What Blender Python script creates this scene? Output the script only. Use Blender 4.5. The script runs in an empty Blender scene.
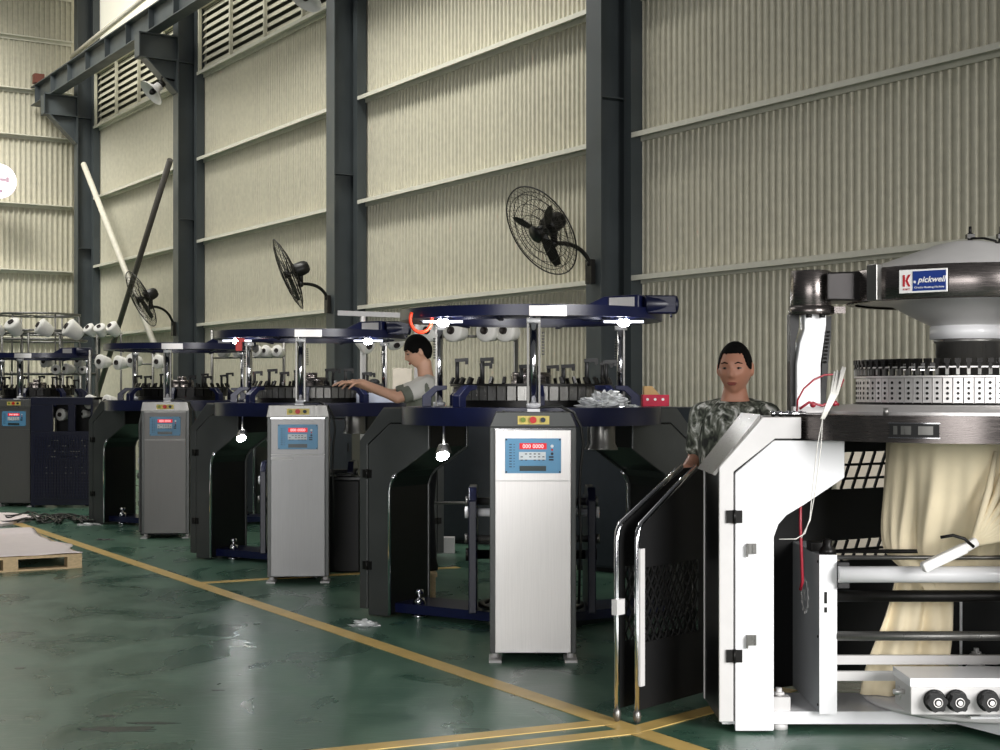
import bpy, bmesh, math, random
from mathutils import Vector, Matrix, Quaternion, noise
random.seed(7)
PI = math.pi
R = math.radians
scn = bpy.context.scene
COL = scn.collection

# ------------------------------------------------------------------ camera
F = 1450.0
HOR = 391.0
EYE = 1.5
cam_d = bpy.data.cameras.new('camera'); cam = bpy.data.objects.new('camera', cam_d); COL.objects.link(cam)
cam.location = (0, 0, EYE); cam.rotation_euler = (PI/2, 0, 0)
cam_d.sensor_width = 36; cam_d.lens = F/1000*36; cam_d.shift_y = (HOR-375)/1000.0
cam_d.clip_end = 200
scn.camera = cam
scn.view_settings.view_transform = 'Standard'
scn.view_settings.look = 'None'
scn.view_settings.exposure = 0.0
scn.view_settings.gamma = 1
scn.view_settings.use_curve_mapping = False

def P(px, py, Y):
    return Vector(((px-500)/F*Y, Y, EYE-(py-HOR)/F*Y))
def G(px, py, z=0.0):
    Y = (EYE-z)*F/(py-HOR)
    return Vector(((px-500)/F*Y, Y, z))

# wall frame: s along the side wall, t out of the wall into the hall
AW = math.atan2(915, 1450)
U = Vector((-math.sin(AW), math.cos(AW), 0)); N = Vector((math.cos(AW), math.sin(AW), 0))
DW = 8.9
def W(s, t, z): return U*s + N*(DW-t) + Vector((0, 0, z))
MW = Matrix((( U.x, -N.x, 0, N.x*DW), (U.y, -N.y, 0, N.y*DW), (0, 0, 1, 0), (0, 0, 0, 1)))  # (s,t,z) -> world

# ------------------------------------------------------------------ materials
def lin(c):
    return tuple(((x/255.0)/12.92 if x/255.0 <= .04045 else ((x/255.0+.055)/1.055)**2.4) for x in c)
def mat(name, rgb, rough=.5, metal=0.0, var=.08, scale=12, bump=0.0, emit=None, estr=0, stretch=None, coat=0, spec=None, rvar=0.0):
    m = bpy.data.materials.new(name); m.use_nodes = True
    nt = m.node_tree; b = nt.nodes['Principled BSDF']
    c = lin(rgb)
    b.inputs['Roughness'].default_value = rough; b.inputs['Metallic'].default_value = metal
    if coat: b.inputs['Coat Weight'].default_value = coat
    if spec is not None: b.inputs['Specular IOR Level'].default_value = spec
    tc = nt.nodes.new('ShaderNodeTexCoord'); mp = nt.nodes.new('ShaderNodeMapping')
    nt.links.new(tc.outputs['Object'], mp.inputs['Vector'])
    if stretch: mp.inputs['Scale'].default_value = stretch
    nz = nt.nodes.new('ShaderNodeTexNoise'); nz.inputs['Scale'].default_value = scale; nz.inputs['Detail'].default_value = 5
    nt.links.new(mp.outputs['Vector'], nz.inputs['Vector'])
    rp = nt.nodes.new('ShaderNodeValToRGB')
    rp.color_ramp.elements[0].position = .3; rp.color_ramp.elements[1].position = .7
    rp.color_ramp.elements[0].color = (*[max(0, x*(1-var)) for x in c], 1)
    rp.color_ramp.elements[1].color = (*[min(1, x*(1+var)) for x in c], 1)
    nt.links.new(nz.outputs['Fac'], rp.inputs['Fac']); nt.links.new(rp.outputs['Color'], b.inputs['Base Color'])
    if rvar:
        mr = nt.nodes.new('ShaderNodeMapRange')
        mr.inputs['From Min'].default_value = .3; mr.inputs['From Max'].default_value = .7
        mr.inputs['To Min'].default_value = max(.02, rough-rvar); mr.inputs['To Max'].default_value = rough+rvar
        nt.links.new(nz.outputs['Fac'], mr.inputs['Value']); nt.links.new(mr.outputs['Result'], b.inputs['Roughness'])
    if bump:
        bp = nt.nodes.new('ShaderNodeBump'); bp.inputs['Strength'].default_value = bump; bp.inputs['Distance'].default_value = .01
        nt.links.new(nz.outputs['Fac'], bp.inputs['Height']); nt.links.new(bp.outputs['Normal'], b.inputs['Normal'])
    if emit:
        b.inputs['Emission Color'].default_value = (*lin(emit), 1); b.inputs['Emission Strength'].default_value = estr
    return m

M = {}
M['clad'] = mat('cream_cladding', (190, 186, 168), .5)
M['girt'] = mat('pale_girt_paint', (200, 198, 184), .5, var=.05)
M['col'] = mat('blue_grey_steel_paint', (64, 70, 72), .45, var=.12, scale=2.5, rvar=.1)
M['sheet'] = mat('translucent_daylight_sheet', (225, 222, 205), .6, var=.03, emit=(232, 228, 210), estr=.75)
M['louvre'] = mat('louvre_paint', (205, 202, 182), .5, var=.05)
M['void'] = mat('louvre_backing', (58, 58, 52), .8)
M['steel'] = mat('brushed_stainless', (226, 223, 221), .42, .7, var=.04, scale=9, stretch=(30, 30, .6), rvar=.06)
M['dsteel'] = mat('dark_stainless', (128, 127, 124), .33, .8, var=.06, scale=6, stretch=(20, 20, .7), rvar=.07)
M['msteel'] = mat('mid_stainless', (112, 106, 104), .26, .9, var=.05, scale=7, stretch=(2, 2, 40), rvar=.05)
M['chrome'] = mat('chrome', (225, 225, 228), .12, 1.0, var=.02)
M['legd'] = mat('charcoal_leg_paint', (78, 80, 79), .34, .35, var=.08, scale=4, rvar=.06)
M['legs'] = mat('black_leg_side', (22, 23, 23), .35, .2, var=.1)
M['white'] = mat('white_enamel', (236, 236, 238), .3, var=.015, coat=.3)
M['lgrey'] = mat('light_grey_enamel', (205, 203, 202), .35, var=.03)
M['grey'] = mat('grey_enamel', (176, 179, 182), .38, 0, var=.03)
M['navy'] = mat('navy_enamel', (18, 24, 60), .3, var=.1)
M['navy2'] = mat('deep_navy_enamel', (12, 16, 42), .35, var=.1)
M['black'] = mat('black_plastic', (11, 11, 12), .55, var=.1)
M['iron'] = mat('oily_black_iron', (30, 29, 28), .38, .6, var=.2, scale=30)
M['cone'] = mat('white_yarn', (232, 230, 224), .8, var=.03, scale=60, bump=.3, stretch=(1, 1, 20))
M['tube'] = mat('dark_cone_tube', (38, 30, 28), .6)
M['cloth'] = mat('unbleached_knit_cloth', (236, 222, 190), .85, var=.08, scale=5, bump=.25)
M['red'] = mat('red_plastic', (205, 30, 26), .4)
M['orange'] = mat('orange_red_rubber', (226, 62, 30), .45)
M['pink'] = mat('crimson_carton', (190, 28, 62), .6)
M['kraft'] = mat('kraft_card', (186, 150, 100), .7)
M['blue'] = mat('panel_blue', (96, 156, 196), .4, var=.03)
M['led'] = mat('red_led', (150, 10, 20), .4, emit=(255, 20, 40), estr=.55)
M['ledt'] = mat('red_led_digit', (255, 190, 190), .4, emit=(255, 190, 195), estr=1.3)
M['yellow'] = mat('yellow_button_plate', (222, 202, 110), .5)
M['btnw'] = mat('white_key', (225, 232, 236), .5)
M['btng'] = mat('green_button', (118, 140, 40), .4)
M['dkkey'] = mat('dark_key', (30, 44, 58), .5)
M['lcd'] = mat('grey_lcd', (46, 62, 64), .3)
M['sblue'] = mat('badge_blue', (22, 52, 128), .4, var=.03)
M['swhite'] = mat('badge_white', (236, 234, 232), .5, var=.02)
M['sred'] = mat('badge_red', (176, 24, 40), .5)
M['glow'] = mat('lamp_glass', (255, 255, 255), .4, emit=(250, 252, 255), estr=70)
M['tubeglow'] = mat('led_tube', (230, 232, 240), .4, emit=(235, 240, 255), estr=1.6)
M['fan'] = mat('black_fan_paint', (18, 17, 15), .4, .2)
M['wire'] = mat('fan_wire', (44, 40, 34), .45, .4)
M['brace'] = mat('pale_pipe', (200, 196, 182), .5)
M['dbrace'] = mat('dark_brace_pipe', (70, 66, 60), .55)
M['rust'] = mat('red_oxide', (110, 62, 50), .7)
M['wood'] = mat('pallet_pine', (196, 172, 134), .8, var=.15, scale=6, stretch=(1, 12, 12))
M['foam'] = mat('white_foam_sheet', (240, 228, 226), .7, var=.02)
M['film'] = mat('crumpled_clear_film', (190, 192, 192), .22, .1, var=.25, scale=25)
M['skin'] = mat('skin_warm', (186, 132, 108), .5, var=.05, scale=8)
M['skin2'] = mat('skin_light', (206, 160, 134), .5, var=.05, scale=8)
M['hair'] = mat('black_hair', (10, 9, 8), .9, var=.3, scale=80, spec=.15)
M['lip'] = mat('lip', (140, 74, 66), .5)
M['eyew'] = mat('eye_white', (120, 106, 98), .6)
M['eyeb'] = mat('eye_dark', (24, 18, 16), .2)
M['trouser'] = mat('dark_trousers', (34, 35, 42), .85, var=.1)
M['shoe'] = mat('dark_shoe', (24, 24, 26), .5)
M['tee'] = mat('grey_tee', (112, 116, 104), .85, var=.08)
M['teew'] = mat('white_shoulder_panel', (214, 212, 205), .85, var=.04)
M['sign'] = mat('lit_sign_face', (250, 240, 246), .5, emit=(255, 238, 248), estr=1.3, var=.02)
M['signm'] = mat('sign_mark', (176, 150, 165), .6)
M['cable'] = mat('black_cable', (20, 22, 20), .5)
M['clear'] = mat('pale_plastic_tubing', (206, 204, 198), .3)
M['board'] = mat('pale_board', (214, 204, 186), .7)
M['hose'] = mat('crimson_hose', (140, 28, 44), .35)
M['pbox'] = mat('pale_blue_box', (190, 196, 210), .5)
M['fpan_dim'] = mat('dimmed_stainless', (128, 128, 128), .38, .7, var=.04, scale=9, stretch=(30, 30, .6))  # stainless darkened in colour to mimic light falling off with distance
M['fpan_dimmer'] = mat('far_dimmed_stainless', (104, 103, 101), .42, .6, var=.04, scale=9, stretch=(30, 30, .6))  # same stainless darkened further, light falloff on the most distant cabinets
M['hoodk'] = mat('black_stainless', (52, 50, 50), .3, .8, var=.05)
M['bulk'] = mat('charcoal_blue_cabinet', (44, 49, 54), .45, var=.1)

def camo_mat():
    m = bpy.data.materials.new('camouflage_shirt'); m.use_nodes = True
    nt = m.node_tree; b = nt.nodes['Principled BSDF']; b.inputs['Roughness'].default_value = .85
    tc = nt.nodes.new('ShaderNodeTexCoord')
    nz = nt.nodes.new('ShaderNodeTexNoise'); nz.inputs['Scale'].default_value = 17; nz.inputs['Detail'].default_value = 3; nz.inputs['Distortion'].default_value = 1.2
    mp = nt.nodes.new('ShaderNodeMapping'); mp.inputs['Scale'].default_value = (1.4, 1.4, .7); mp.inputs['Rotation'].default_value = (0, .5, 0)
    rp = nt.nodes.new('ShaderNodeValToRGB'); cr = rp.color_ramp
    cr.elements[0].position = .36; cr.elements[0].color = (*lin((40, 42, 39)), 1)
    cr.elements[1].position = .66; cr.elements[1].color = (*lin((225, 225, 220)), 1)
    for p, c in ((.46, (84, 89, 78)), (.54, (128, 130, 120)), (.6, (170, 172, 165))):
        e = cr.elements.new(p); e.color = (*lin(c), 1)
    nt.links.new(tc.outputs['Object'], mp.inputs['Vector']); nt.links.new(mp.outputs['Vector'], nz.inputs['Vector'])
    nt.links.new(nz.outputs['Fac'], rp.inputs['Fac']); nt.links.new(rp.outputs['Color'], b.inputs['Base Color'])
    return m
M['camo'] = camo_mat()

def floor_mat():
    m = bpy.data.materials.new('green_epoxy_floor'); m.use_nodes = True
    nt = m.node_tree; b = nt.nodes['Principled BSDF']
    tc = nt.nodes.new('ShaderNodeTexCoord')
    def noi(scale, detail, dist=0, sc=(1, 1, 1)):
        mp = nt.nodes.new('ShaderNodeMapping'); mp.inputs['Scale'].default_value = sc
        nz = nt.nodes.new('ShaderNodeTexNoise'); nz.inputs['Scale'].default_value = scale; nz.inputs['Detail'].default_value = detail; nz.inputs['Distortion'].default_value = dist
        nt.links.new(tc.outputs['Object'], mp.inputs['Vector']); nt.links.new(mp.outputs['Vector'], nz.inputs['Vector'])
        return nz.outputs['Fac']
    big = noi(.55, 6, .6); mid = noi(2.6, 7, .8, (1, .6, 1)); fine = noi(16, 12, .2, (.3, 1.3, 1)); grain = noi(60, 6, 0, (.25, 1, 1))
    r1 = nt.nodes.new('ShaderNodeValToRGB'); r1.color_ramp.elements[0].position = .35; r1.color_ramp.elements[1].position = .68
    r1.color_ramp.elements[0].color = (*lin((54, 88, 73)), 1); r1.color_ramp.elements[1].color = (*lin((82, 114, 95)), 1)
    nt.links.new(mid, r1.inputs['Fac'])
    r2 = nt.nodes.new('ShaderNodeValToRGB'); r2.color_ramp.elements[0].position = .60; r2.color_ramp.elements[1].position = .78
    r2.color_ramp.elements[0].color = (0, 0, 0, 1); r2.color_ramp.elements[1].color = (.75, .75, .75, 1)
    nt.links.new(big, r2.inputs['Fac'])
    mx = nt.nodes.new('ShaderNodeMix'); mx.data_type = 'RGBA'
    nt.links.new(r2.outputs['Color'], mx.inputs[0]); nt.links.new(r1.outputs['Color'], mx.inputs[6]); mx.inputs[7].default_value = (*lin((38, 52, 46)), 1)
    r3 = nt.nodes.new('ShaderNodeValToRGB'); r3.color_ramp.elements[0].position = .56; r3.color_ramp.elements[1].position = .76
    r3.color_ramp.elements[0].color = (0, 0, 0, 1); r3.color_ramp.elements[1].color = (.55, .55, .55, 1)
    nt.links.new(fine, r3.inputs['Fac'])
    mx2 = nt.nodes.new('ShaderNodeMix'); mx2.data_type = 'RGBA'
    nt.links.new(r3.outputs['Color'], mx2.inputs[0]); nt.links.new(mx.outputs[2], mx2.inputs[6]); mx2.inputs[7].default_value = (*lin((104, 130, 114)), 1)
    nt.links.new(mx2.outputs[2], b.inputs['Base Color'])
    mr = nt.nodes.new('ShaderNodeMapRange'); mr.inputs['From Min'].default_value = .3; mr.inputs['From Max'].default_value = .7
    mr.inputs['To Min'].default_value = .22; mr.inputs['To Max'].default_value = .40
    nt.links.new(mid, mr.inputs['Value']); nt.links.new(mr.outputs['Result'], b.inputs['Roughness'])
    bp = nt.nodes.new('ShaderNodeBump'); bp.inputs['Strength'].default_value = .12; bp.inputs['Distance'].default_value = .01
    nt.links.new(grain, bp.inputs['Height']); nt.links.new(bp.outputs['Normal'], b.inputs['Normal'])
    return m
M['floor'] = floor_mat()
M['scuff'] = mat('oily_scuff', (30, 44, 38), .3, var=.3, scale=9)
def line_mat():
    m = mat('yellow_floor_paint', (206, 174, 104), .4, var=.12, scale=5)
    return m
M['line'] = line_mat()

# ------------------------------------------------------------------ mesh helpers
class MB:
    def __init__(s): s.v = []; s.f = []; s.T = Matrix.Identity(4); s.sm = []
    def addv(s, pts):
        b = len(s.v)
        for p in pts: s.v.append(tuple(s.T @ Vector(p)))
        return b
    def face(s, idx, smooth=False): s.f.append(tuple(idx)); s.sm.append(smooth)
    def box(s, x0, y0, z0, x1, y1, z1, mtx=None):
        pts = [(x, y, z) for z in (z0, z1) for y in (y0, y1) for x in (x0, x1)]
        if mtx is not None: pts = [mtx @ Vector(p) for p in pts]
        b = s.addv(pts)
        for q in ((0, 2, 3, 1), (4, 5, 7, 6), (0, 1, 5, 4), (2, 6, 7, 3), (0, 4, 6, 2), (1, 3, 7, 5)): s.face([b+i for i in q])
        return s
    def cbox(s, c, size, mtx=None):
        c = Vector(c); h = Vector(size)/2
        return s.box(c.x-h.x, c.y-h.y, c.z-h.z, c.x+h.x, c.y+h.y, c.z+h.z, mtx)
    def bar(s, p0, p1, w, h, up=(0, 0, 1)):      # rectangular bar between two points
        p0 = Vector(p0); p1 = Vector(p1); d = (p1-p0).normalized(); up = Vector(up)
        if abs(d.dot(up)) > .98: up = Vector((0, 1, 0))
        sd = d.cross(up).normalized(); u2 = sd.cross(d).normalized()
        pts = []
        for p in (p0, p1):
            for a, b_ in ((-1, -1), (1, -1), (1, 1), (-1, 1)): pts.append(p+sd*(a*w/2)+u2*(b_*h/2))
        b = s.addv(pts)
        for q in ((0, 3, 2, 1), (4, 5, 6, 7), (0, 1, 5, 4), (1, 2, 6, 5), (2, 3, 7, 6), (3, 0, 4, 7)): s.face([b+i for i in q])
        return s
    def cyl(s, p0, p1, r, seg=16, r1=None, caps=True):
        return s.tube([p0, p1], [r, r if r1 is None else r1], seg, caps)
    def tube(s, path, r, seg=8, caps=True):
        path = [Vector(p) for p in path]; n = len(path)
        rs = r if isinstance(r, (list, tuple)) else [r]*n
        base = len(s.v); prev = None; ringpts = []
        for i, p in enumerate(path):
            if i == 0: d = path[1]-path[0]
            elif i == n-1: d = path[-1]-path[-2]
            else: d = (path[i+1]-path[i]).normalized()+(path[i]-path[i-1]).normalized()
            if d.length < 1e-9: d = Vector((0, 0, 1))
            d.normalize()
            if prev is None:
                a = Vector((0, 0, 1)) if abs(d.z) < .9 else Vector((1, 0, 0))
                x = d.cross(a).normalized()
            else:
                x = (prev-d*prev.dot(d))
                x = x.normalized() if x.length > 1e-6 else d.cross(Vector((0, 0, 1))).normalized()
            prev = x; y = d.cross(x)
            for k in range(seg):
                t = 2*PI*k/seg; ringpts.append(p+(x*math.cos(t)+y*math.sin(t))*rs[i])
        b = s.addv(ringpts)
        for i in range(n-1):
            for k in range(seg):
                k2 = (k+1) % seg
                s.face((b+i*seg+k, b+i*seg+k2, b+(i+1)*seg+k2, b+(i+1)*seg+k), True)
        if caps:
            s.face([b+k for k in range(seg)][::-1]); s.face([b+(n-1)*seg+k for k in range(seg)])
        return s
    def lathe(s, prof, seg=48, c=(0, 0, 0), closed=False, smooth=True, a0=0, a1=2*PI):
        full = abs(a1-a0-2*PI) < 1e-6
        na = seg if full else seg+1
        pts = []
        for i in range(na):
            t = a0+(a1-a0)*i/seg
            for r, z in prof: pts.append((c[0]+r*math.cos(t), c[1]+r*math.sin(t), c[2]+z))
        b = s.addv(pts); m = len(prof)
        for i in range(seg):
            j = (i+1) % na
            for k in range(m if closed else m-1):
                k2 = (k+1) % m
                s.face((b+i*m+k, b+j*m+k, b+j*m+k2, b+i*m+k2), smooth)
        if not full and closed:
            s.face([b+k for k in range(m)]); s.face([b+seg*m+k for k in range(m)][::-1])
        return s
    def ring(s, ri, ro, z0, z1, seg=64, c=(0, 0, 0)):
        # crisp ring, each side its own verts
        for pr in (((ro, z0), (ro, z1)), ((ro, z1), (ri, z1)), ((ri, z1), (ri, z0)), ((ri, z0), (ro, z0))):
            s.lathe(pr, seg, c)
        return s
    def prism(s, poly, f0, f1):    # poly list of 2d; f0/f1 map (a,b)->3d
        n = len(poly)
        b = s.addv([f0(a, c) for a, c in poly]+[f1(a, c) for a, c in poly])
        s.face([b+i for i in range(n)]); s.face([b+n+i for i in range(n)][::-1])
        for i in range(n):
            j = (i+1) % n; s.face((b+i, b+n+i, b+n+j, b+j))
        return s
    def ball(s, c, rad, seg=16, rings=10, mtx=None):
        rx, ry, rz = rad if isinstance(rad, (tuple, list)) else (rad,)*3
        pts = []
        for i in range(rings+1):
            ph = PI*i/rings
            for k in range(seg):
                t = 2*PI*k/seg
                v = Vector((rx*math.sin(ph)*math.cos(t), ry*math.sin(ph)*math.sin(t), rz*math.cos(ph)))
                if mtx is not None: v = mtx @ v
                pts.append(v+Vector(c))
        b = s.addv(pts)
        for i in range(rings):
            for k in range(seg):
                k2 = (k+1) % seg
                s.face((b+i*seg+k, b+(i+1)*seg+k, b+(i+1)*seg+k2, b+i*seg+k2), True)
        return s
    def mesh(s, name, material, fix=True):
        me = bpy.data.meshes.new(name); me.from_pydata(s.v, [], s.f)
        for p, sm in zip(me.polygons, s.sm): p.use_smooth = sm
        me.validate(clean_customdata=False)
        bm = bmesh.new(); bm.from_mesh(me)
        bmesh.ops.remove_doubles(bm, verts=bm.verts, dist=1e-6) if fix == 'weld' else None
        bmesh.ops.recalc_face_normals(bm, faces=bm.faces); bm.to_mesh(me); bm.free()
        me.materials.append(material); return me

def link(name, me, parent=None, bevel=0):
    o = bpy.data.objects.new(name, me); COL.objects.link(o)
    if parent is not None: o.parent = parent
    if bevel:
        md = o.modifiers.new('bevel', 'BEVEL'); md.width = bevel; md.segments = 2; md.limit_method = 'ANGLE'; md.angle_limit = R(40)
    return o
def part(name, mb, m, parent, bevel=0, label=None):
    o = link(name, mb.mesh(name, M[m]), parent, bevel)
    if label: o['label'] = label
    return o
def tag(o, label, cat, group=None, kind=None):
    o['label'] = label; o['category'] = cat
    if group: o['group'] = group
    if kind: o['kind'] = kind
    return o
def thing(name, label, cat, loc=(0, 0, 0), rz=0, group=None):
    o = bpy.data.objects.new(name, None); COL.objects.link(o); o.empty_display_size = .1
    o.location = loc; o.rotation_euler = (0, 0, rz)
    return tag(o, label, cat, group)
def solo(name, mb, m, label, cat, group=None, bevel=0, loc=None):
    o = link(name, mb.mesh(name, M[m]), None, bevel)
    if loc is not None: o.location = loc
    return tag(o, label, cat, group)
def struct(name, mb, m, label=None, bevel=0):
    o = link(name, mb.mesh(name, M[m]), None, bevel); o['kind'] = 'structure'
    if label: o['label'] = label
    return o
def text(body, size, m, parent, loc, rot=(PI/2, 0, 0), name='lettering', ext=.0006, shear=0, bold=0):
    cu = bpy.data.curves.new('t', 'FONT'); cu.body = body; cu.size = size; cu.extrude = ext; cu.shear = shear; cu.offset = bold
    cu.align_x = 'CENTER'; cu.align_y = 'CENTER'; cu.resolution_u = 2
    to = bpy.data.objects.new('t', cu); COL.objects.link(to)
    dg = bpy.context.evaluated_depsgraph_get()
    me = bpy.data.meshes.new_from_object(to.evaluated_get(dg)); me.name = name
    bpy.data.objects.remove(to); bpy.data.curves.remove(cu)
    me.materials.clear(); me.materials.append(M[m])
    o = bpy.data.objects.new(name, me); COL.objects.link(o); o.parent = parent; o.location = loc; o.rotation_euler = rot
    return o
def copyo(o, parent=None):
    c = o.copy(); COL.objects.link(c)
    if parent is not None: c.parent = parent
    return c
def copy_tree(o, parent=None):
    kids = [k for k in o.children]
    c = o.copy(); COL.objects.link(c); c.parent = parent
    for ch in kids: copy_tree(ch, c)
    return c

# ================================================================== SETTING
mb = MB(); mb.box(-24, -6, -.2, 13, 34, 0); struct('floor', mb, 'floor', 'glossy worn green epoxy factory floor')

def quad_line(name, pts, w, z=.003):
    mb = MB()
    a, b_ = Vector(pts[0]), Vector(pts[1]); d = (b_-a).normalized(); sd = Vector((-d.y, d.x, 0))*w/2
    b0 = mb.addv([a-sd+Vector((0, 0, z)), b_-sd+Vector((0, 0, z)), b_+sd+Vector((0, 0, z)), a+sd+Vector((0, 0, z)),
                  a-sd, b_-sd, b_+sd, a+sd])
    mb.face((b0, b0+1, b0+2, b0+3))
    for q in ((0, 4, 5, 1), (1, 5, 6, 2), (2, 6, 7, 3), (3, 7, 4, 0)): mb.face([b0+i for i in q])
    o = struct(name, mb, 'line', 'yellow painted floor marking line'); return o
pA, pB = G(45, 533), G(600, 719)
dd = (pB-pA)
quad_line('trim_1', (pA-dd*.35, pA+dd*1.6), .115)
quad_line('trim_2', (G(362, 748.5)-(G(597, 724)-G(362, 748.5))*1.2, G(612, 722)), .10, .0036)
quad_line('trim_3', (G(490, 748)-(G(625, 733)-G(490, 748))*2.2, G(636, 731)), .10, .0036)
quad_line('trim_4', (G(632, 731), G(632, 731)+(G(700, 713)-G(632, 731))*2.5), .10, .0042)
quad_line('trim_5', (G(203, 583), G(203, 583)+(G(285, 578)-G(203, 583))*3.3), .085, .0036)

def scuff(px, py, w_, h_, sd):
    mb = MB(); c0 = G(px, py, .0015); n = 40; pts = []
    for k in range(n):
        t = 2*PI*k/n; f = 1+.5*noise.noise(Vector((math.cos(t)*1.7, math.sin(t)*1.7, sd)))+.35*noise.noise(Vector((math.cos(t)*5, math.sin(t)*5, sd*2)))
        pts.append((c0.x+w_*f*math.cos(t), c0.y+h_*f*math.sin(t)))
    mb.prism(pts, lambda x, y: (x, y, .0), lambda x, y: (x, y, .0016))
    o = struct('floor_stain', mb, 'scuff', 'dark oily scuff on the green floor')
scuff(118, 729, .17, .05, 1.3); scuff(150, 723, .10, .025, 4.2); scuff(108, 716, .05, .02, 2.2); scuff(218, 690, .035, .012, 5.5); scuff(20, 668, .03, .02, 6.1)
# corrugated side wall (s,t,z)
def corr(pitch, depth, L0, L1, z0, z1, T):
    mb = MB(); mb.T = T
    n = int((L1-L0)/pitch)
    xs = []
    for i in range(n):
        a = L0+i*pitch
        xs += [(a, 0), (a+pitch*.52, 0), (a+pitch*.64, depth), (a+pitch*.86, depth)]
    xs.append((L0+n*pitch, 0))
    b = mb.addv([(x, t, z0) for x, t in xs]+[(x, t, z1) for x, t in xs])
    m = len(xs)
    for i in range(m-1): mb.face((b+i, b+i+1, b+m+i+1, b+m+i))
    # thickness behind
    e = mb.addv([(xs[0][0], -.06, z0), (xs[-1][0], -.06, z0), (xs[-1][0], -.06, z1), (xs[0][0], -.06, z1)])
    mb.face((e, e+1, e+2, e+3)); mb.face((b+m, e+3, e+2, b+2*m-1)); mb.face((b, b+m, e+3, e)); mb.face((b+m-1, e+1, e+2, b+2*m-1))
    return mb
struct('wall_right', corr(.085, .024, -3, 31.6, 0, 6.95, MW), 'clad', 'cream ribbed metal cladding of the long side wall')
SCOL = [5.8, 11.78, 17.78, 23.80, 29.70]
struct('wall_right_upper', corr(.085, .024, -3, 18.0, 6.95, 10.5, MW), 'clad')
mb = MB(); mb.T = MW; mb.box(18.0, -.03, 8.0, 31.6, .01, 10.5)
struct('window_1', mb, 'sheet', 'translucent daylight sheet above the louvres')
# end wall: runs from the side wall into the hall at s=31.2
SE = 31.2
TE = MW @ Matrix(((0, -1, 0, SE), (1, 0, 0, 0), (0, 0, 1, 0), (0, 0, 0, 1)))   # (a,b,z): a = t, b = toward the camera
TE = MW @ Matrix(((0, -1, 0, SE), (1, 0, 0, 0), (0, 0, 1, 0), (0, 0, 0, 1)))
struct('wall_far', corr(.11, .045, 0, 14, 0, 10.5, TE), 'clad', 'ribbed cream end wall at the far left')
# girts on the side wall, one per bay and level
GZ = [2.64, 4.05, 5.44, 6.88]
ti = 10
for bay in range(5):
    s0 = -3 if bay == 0 else SCOL[bay-1]+.02
    s1 = SCOL[bay]-.37
    for z in GZ + ([8.3] if bay < 3 else [8.02]):
        mb = MB(); mb.T = MW
        mb.box(s0, .03, z-.075, s1, .05, z+.0); mb.box(s0, .05, z-.02, s1, .17, z+.0); mb.box(s0, .155, z-.05, s1, .17, z-.02)
        struct('trim_%d' % ti, mb, 'girt', 'pale horizontal wall girt'); ti += 1
for z in GZ + [7.85, 8.95, 9.9, 1.3]:
    mb = MB(); mb.T = TE
    mb.box(0.1, .045, z-.08, 14, .06, z); mb.box(0.1, .06, z-.02, 14, .19, z)
    struct('trim_%d' % ti, mb, 'girt', 'pale horizontal girt on the end wall'); ti += 1
# grey vertical edge rails beside each column
for sc in SCOL[1:]:
    mb = MB(); mb.T = MW; mb.box(sc-.37, .03, 0, sc-.2505, .17, 10.3)
    struct('trim_%d' % ti, mb, 'col', 'narrow grey edge rail beside a column'); ti += 1
# H columns
def hcol(s, label):
    mb = MB(); mb.T = MW; w = .25
    s = s-w
    mb.box(s, .435, 0, s+w, .45, 10.4); mb.box(s, .03, 0, s+w, .045, 10.4); mb.box(s+w/2-.006, .045, 0, s+w/2+.006, .435, 10.4)
    for z in (4.4, 7.05):
        mb.box(s+.006, .045, z, s+w-.006, .435, z+.012)
    mb.box(s-.05, .0, 0, s+w+.05, .52, .025)
    return solo('steel_column', mb, 'col', label, 'column', 'steel wall columns', loc=None)
hcol(SCOL[4], 'furthest blue-grey steel column in the corner by the end wall')
hcol(SCOL[3], 'blue-grey steel column between the corner column and the louvred bay')
hcol(SCOL[2], 'blue-grey steel column carrying the steeply tilted middle fan')
hcol(SCOL[1], 'nearest and widest blue-grey steel column, behind the silver control cabinet')
hcol(SCOL[0], 'steel column beyond the right edge') if False else None

# crane runway brackets, beam
def corbel(s, label):
    mb = MB(); mb.T = MW; w = .25; zt = 7.48; s = s-w
    mb.box(s, .45, zt-.02, s+w, 1.12, zt); mb.box(s, .45, zt-.42, s+w, 1.12, zt-.40)
    mb.box(s+w/2-.01, .45, zt-.40, s+w/2+.01, 1.1, zt-.02); mb.box(s, 1.10, zt-.42, s+w, 1.12, zt)
    mb.box(s, .45, zt-.95, s+w, .47, zt-.42)
    mb.prism([(.45, zt-.95), (.45, zt-.42), (1.0, zt-.42)], lambda a, c: (s+w/2-.01, a, c), lambda a, c: (s+w/2+.01, a, c))
    mb.bar((s+w/2, .46, zt-.95), (s+w/2, 1.0, zt-.42), .25, .02, up=(0, 0, 1))
    return solo('crane_bracket', mb, 'col', label, 'bracket', 'crane rail brackets')
corbel(SCOL[4], 'welded steel bracket under the crane beam on the corner column')
corbel(SCOL[3], 'larger welded steel bracket under the crane beam, nearer than the corner one')
mb = MB(); mb.T = MW
b0, b1, tc_, w = 11.0, 31.0, .88, .22
mb.box(b0, tc_-w/2, 7.48, b1, tc_+w/2, 7.50); mb.box(b0, tc_-w/2, 7.86, b1, tc_+w/2, 7.88); mb.box(b0, tc_-.008, 7.50, b1, tc_+.008, 7.86)
s = b0+.5
while s < b1:
    mb.box(s-.006, tc_-w/2+.01, 7.50, s+.006, tc_+w/2-.01, 7.86); s += 1.2
beam = thing('crane_beam', 'long grey crane runway beam rising diagonally across the top left', 'beam', W(b0, tc_, 7.48))
def absparent(o, root):
    o.matrix_parent_inverse = Matrix.Translation(-Vector(root.location)) if root.rotation_euler.z == 0 else root.matrix_basis.inverted()
    return o
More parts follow.
